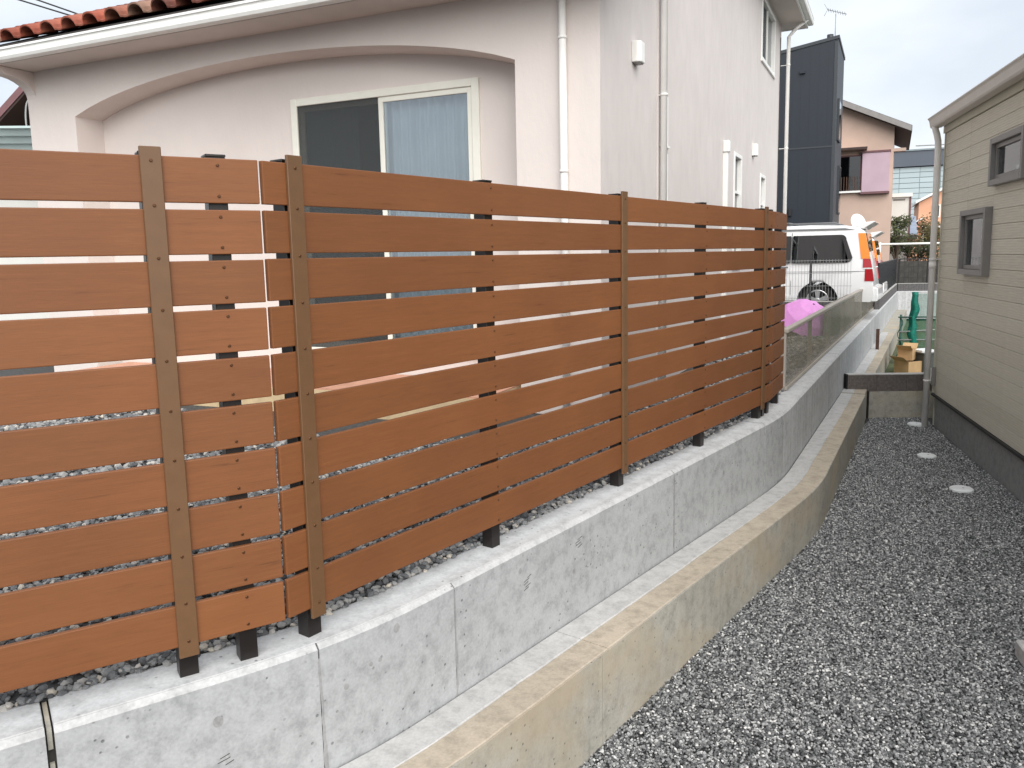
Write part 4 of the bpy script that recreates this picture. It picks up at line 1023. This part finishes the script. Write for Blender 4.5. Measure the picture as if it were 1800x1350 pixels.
box('shutter_box', FP, (.12, 1.15, .001, .22, 3.70, 5.26), 'lilac_shutter', ph, bev=.01)
box('shutter_rail', FP, (.10, 1.18, .001, .25, 5.265, 5.34), 'maroon_shade', ph)
box('shutter_sill', FP, (.10, 1.18, .001, .25, 3.62, 3.695), 'maroon_shade', ph)
wn = box('window', FP, (1.17, 2.6, .001, .06, 3.75, 5.22), 'maroon_shade', ph); box('pane', FP, (1.22, 2.55, .061, .066, 3.8, 5.16), 'window_glass_dark', wn)
for i in range(14): box('baluster', FP, (1.2+.1*i, 1.23+.1*i, .16, .18, 3.78, 4.35), 'rust_brown', wn)
box('railing_base', FP, (1.17, 2.6, .10, .20, 3.70, 3.775), 'trim_white', wn)
box('awning', FP, (.98, 2.7, .001, .55, 5.40, 5.47), 'pink_wall', ph)
box('awning_edge', FP, (.97, 2.7, .551, .57, 5.39, 5.48), 'soffit_brown', ph)
box('corner_ledge', FP, (-.45, .0, -.4, -.05, 5.28, 5.40), 'pink_wall', ph)
rnd_ = lathe([(.0, 0), (.34, .06), (.35, .07), (.33, .08)], 24, 0, 0)
Dm = Matrix.Translation((13.15, 30.5, 2.36)) @ Matrix.Rotation(radians(70), 4, 'X') @ Matrix.Rotation(radians(18), 4, 'Y')
rnd_.v = [tuple(Dm @ Vector(v)) for v in rnd_.v]
sdh = thing('satellite_dish', (13.15, 30.7, 0), 'white satellite dish above the roof of the near van', 'dish')
rnd_.build('dish', 'board_white', sdh, smooth=True); pipe('mast', [(13.15, 30.6, 0), (13.15, 30.6, 2.3)], .025, 'wire_grey', sdh, 8); pipe('feed_arm', [(13.15, 30.5, 2.1), (13.1, 30.05, 2.3)], .012, 'wire_grey', sdh, 6)

gb = thing('glass_building', (36, 70.5, 0), 'large pale glass-clad building far behind with a dark roof band', 'building')
FT = FR(46, 66.1, -66, side=-1); FT.n = -FT.n if FT.n.y > 0 else FT.n
box('core', FT, (-.1, 16, -10, -.05, 0, 8.4), 'mullion', gb)
pme = MB().box(None, .02, 1.58, -.04, 0, .02, .42).mesh('glass_panel', 'glass_tower_panel')
for r in range(18):
    for i in range(10): put('glass_panel', pme, gb, lmat(FT, 1.6*i, 0, .3+.45*r))
box('roof_band', FT, (-.2, 16.1, -10.1, .25, 8.45, 9.75), 'glass_tower_band', gb)
box('parapet', FT, (-.25, 16.2, -10.2, .35, 9.751, 9.88), 'mullion', gb)

wo_ = thing('white_outbuilding', (18.7, 38, 0), 'small white outbuilding with a flat roof beside the pink house', 'building')
FW = FR(18.80, 38, -66, side=-1); FW.n = -FW.n if FW.n.y > 0 else FW.n
box('wall', FW, (0, 3, -3, 0, 0, 3.78), 'white_wall', wo_); box('roof', FW, (-.12, 3.1, -3.1, .15, 3.781, 3.95), 'trim_white', wo_)
box('vent_slot', FW, (.18, .68, .001, .02, 3.62, 3.70), 'frame_grey', wo_); box('corner_post', FW, (-.08, -.001, -.1, .03, 0, 3.78), 'maroon_shade', wo_)
box('canopy', FW, (-.1, 2.5, .001, .8, 1.93, 2.02), 'fascia_grey', wo_)
pipe('duct', [FW(.7, .1, 2.36), FW(.40, .1, 2.36), FW(.36, .1, 2.30), FW(.36, .1, 1.95)], .04, 'mullion', wo_, 8); pipe('duct', [FW(.17, .1, 2.25), FW(.17, .1, 1.95)], .04, 'mullion', wo_, 8)

oh = thing('orange_house', (23.5, 45, 0), 'apricot orange house with white eaves far behind the downpipe', 'house')
FO = FR(23.05, 45, -66, side=-1); FO.n = -FO.n if FO.n.y > 0 else FO.n
mb = MB(); mb.poly([FO(.22, 0, 0), FO(-4, 0, 0), FO(-4, 0, 4.3), FO(-1.8, 0, 4.95), FO(.22, 0, 3.9)], -FO.n*5); mb.build('wall', 'orange_wall', oh)
mb = MB(); mb.poly([FO(.40, .25, 3.84), FO(-1.8, .25, 4.98), FO(-1.8, .25, 5.12), FO(.40, .25, 3.98)], -FO.n*5.4); mb.build('roof', 'trim_white', oh)
box('lower_wing', FO, (.45, .221, -3, .3, 0, 2.72), 'orange_wall', oh)
mb = MB(); mb.poly([FO(.52, .45, 2.70), FO(.0, .45, 3.0), FO(.0, .45, 3.08), FO(.52, .45, 2.78)], -FO.n*3.5); mb.build('lower_roof', 'trim_white', oh)
for s0_, s1_, z0_, z1_ in ((-.85, -.45, 3.05, 3.75), (-.5, -.02, 1.3, 2.45), (-1.7, -1.1, 1.3, 2.45)):
    wn = box('window', FO, (s0_, s1_, .001, .06, z0_, z1_), 'trim_white', oh); box('pane', FO, (s0_+.06, s1_-.06, .061, .066, z0_+.06, z1_-.06), 'window_glass_dark', wn)
box('awning', FO, (-1.9, .08, .001, .5, 2.48, 2.58), 'trim_white', oh)
brf = thing('blue_roof_shed', (20.4, 41, 0), 'small shed with a blue-grey sloping roof between white and orange buildings', 'shed')
FBs = FR(20.75, 41, -66, side=-1); FBs.n = -FBs.n if FBs.n.y > 0 else FBs.n
box('wall', FBs, (.02, 1.0, -2, 0, 0, 2.05), 'orange_wall', brf)
mb = MB(); mb.poly([FBs(.0, .3, 2.06), FBs(.0, -2.0, 3.0), FBs(.0, -2.0, 3.08), FBs(.0, .3, 2.14)], FBs.d*.62); mb.build('roof', 'blue_roof', brf)
box('eave_shadow_fill', FBs, (.0, .6, .02, .28, 1.85, 2.05), 'roof_dark', brf)  # dark-coloured box standing in for the shade under the eave

# trees: trunk, limbs, and a crown of many leaf faces
def tree(x, y, z0, h, r, material, label, seed, trunk=.35, n=1500):
    rnd = random.Random(seed); t = thing('garden_tree', (x, y, z0), label, 'tree', 'garden trees behind the far fence')
    m = MB(); m.tube([(x, y, z0-.1), (x+.05, y, z0+h*trunk*.6), (x, y+.05, z0+h*.75)], [.09, .07, .03], 7)
    lobes = []
    for i in range(9):
        a = rnd.uniform(0, 2*pi); d = r*rnd.uniform(.25, .75); zz = z0+h*rnd.uniform(trunk+.1, .92); c_ = Vector((x+d*cos(a), y+d*sin(a), zz)); lobes.append((c_, r*rnd.uniform(.32, .55)))
        m.tube([(x, y, z0+h*trunk*.8), c_], [.035, .012], 5)
    m.build('trunk', 'bark', t)
    m = MB()
    for i in range(n):
        c_, lr = rnd.choice(lobes); v = Vector((rnd.gauss(0, 1), rnd.gauss(0, 1), rnd.gauss(0, .8))).normalized()*lr*rnd.uniform(.5, 1.05); p = c_+v
        u = Vector((rnd.gauss(0, 1), rnd.gauss(0, 1), rnd.gauss(0, 1))).normalized(); w_ = u.orthogonal().normalized(); sz = rnd.uniform(.04, .09)
        m.add([p-u*sz, p+w_*sz*.5, p+u*sz, p-w_*sz*.5], [(0, 1, 2, 3)])
    m.build('crown', material, t)
tree(16.6, 34.5, 0, 2.9, .75, 'foliage_a', 'dark green garden tree beside the white outbuilding', 1)
tree(17.8, 35.0, 0, 2.1, .9, 'foliage_a', 'low green shrub tree in front of the blue-roofed shed', 2, trunk=.2)
tree(19.2, 36.5, 0, 2.7, 1.1, 'foliage_b', 'olive brown leafy tree in front of the orange house', 3, trunk=.2, n=2200)
tree(20.6, 36.0, 0, 2.2, 1.0, 'foliage_a', 'green garden tree glimpsed right of the beige downpipe', 4, trunk=.2)

# ================================================================== left background
lh = thing('brown_roof_house', (-10, 17, 0), 'house with dark brown eaves glimpsed at the left behind the porch', 'house')
mb = MB(); e = [(-13.2, 3.05), (-9.9, 4.52), (-6.6, 3.05)]
FLh = FR(-12.0, 16.0, 90)
def LP(s, o, z): return Vector((-9.6+s, 16.0+o, z))
mb = MB(); mb.poly([LP(-2.6, 0, 1.95), LP(0.6, 0, 4.99), LP(3.8, 0, 1.95), LP(3.8, 0, 2.17), LP(.6, 0, 5.21), LP(-2.6, 0, 2.17)], (0, 6, 0)); rf = mb.build('roof', 'soffit_brown', lh)
mb = MB(); mb.poly([LP(-2.6, -.03, 2.0), LP(.6, -.03, 5.04), LP(.6, -.03, 5.20), LP(-2.6, -.03, 2.16)], (0, .028, 0)); mb.build('bargeboard', 'maroon_shade', rf)
box('wall', LP, (.25, 3.2, .8, 5.8, 0, 4.0), 'cream_wall', lh)
pipe('gutter_pipe', [LP(-.35, .1, 3.75), LP(-.35, .1, 3.62), LP(.15, .4, 3.50), LP(.22, .5, 3.1)], .05, 'fence_black', lh, 8)
pipe('cable', [LP(.34+.10*cos(t), .02, 4.15+.42*sin(t)) for t in [pi/2+pi*i/12 for i in range(13)]], .018, 'wire_grey', lh, 6)
ts = thing('metal_shed', (-7.5, 12.2, 0), 'shed with a pale teal corrugated metal roof at the left edge', 'shed')
nb = 8
prof = [(i/(nb*2), .02*((i % 2)*2-1)) for i in range(nb*2+1)]
ra = [Vector((-9.8, 12.8-.9*t+0, 2.75+.70*t+w_)) for t, w_ in prof]; rb_ = [Vector((-6.1, 12.2-.9*t, 2.60+.70*t+w_)) for t, w_ in prof]
lo_a = [v-Vector((0, 0, .03)) for v in ra][::-1]; lo_b = [v-Vector((0, 0, .03)) for v in rb_][::-1]
MB().sweep([ra+lo_a, rb_+lo_b]).build('roof', 'teal_metal', ts)
MB().add([(-9.7, 12.7, 0), (-6.2, 12.1, 0), (-6.2, 12.1, 2.6), (-9.7, 12.7, 2.72), (-9.7, 14.7, 0), (-6.2, 14.1, 0), (-6.2, 14.1, 2.6), (-9.7, 14.7, 2.72)], [(0, 1, 2, 3), (7, 6, 5, 4), (0, 4, 5, 1), (1, 5, 6, 2), (2, 6, 7, 3), (3, 7, 4, 0)]).build('wall', 'white_wall', ts)
for k, (za, zb, lb) in enumerate(((9.44, 5.08, 'upper of two thin utility cables crossing the sky at top left'), (9.10, 5.26, 'lower of two thin utility cables crossing the sky at top left'))):
    pts = [Vector((-16+12*i/16, 20, za+(zb-za)*i/16)) for i in range(17)]
    tag(pipe('utility_cable', pts, .018, 'wire_black', None, 6), lb, 'cable', 'utility cables at top left')
tag(pipe('utility_cable', [Vector((15, 30, 5.1)), Vector((17.5, 31, 5.28)), Vector((20, 32, 5.5))], .022, 'wire_grey', None, 6), 'pale utility cable running to the beige house eave', 'cable')
# hose behind the fence
tag(pipe('garden_hose', [Vector((.55+.10*i+.05*sin(i*.9), 5.05+.125*i+.06*sin(i*1.3+1), PZ+.045+.008*sin(i*2.1))) for i in range(12)], .014, 'hose_blue', None, 8), 'blue garden hose lying on the pebbles behind the slat fence', 'hose')
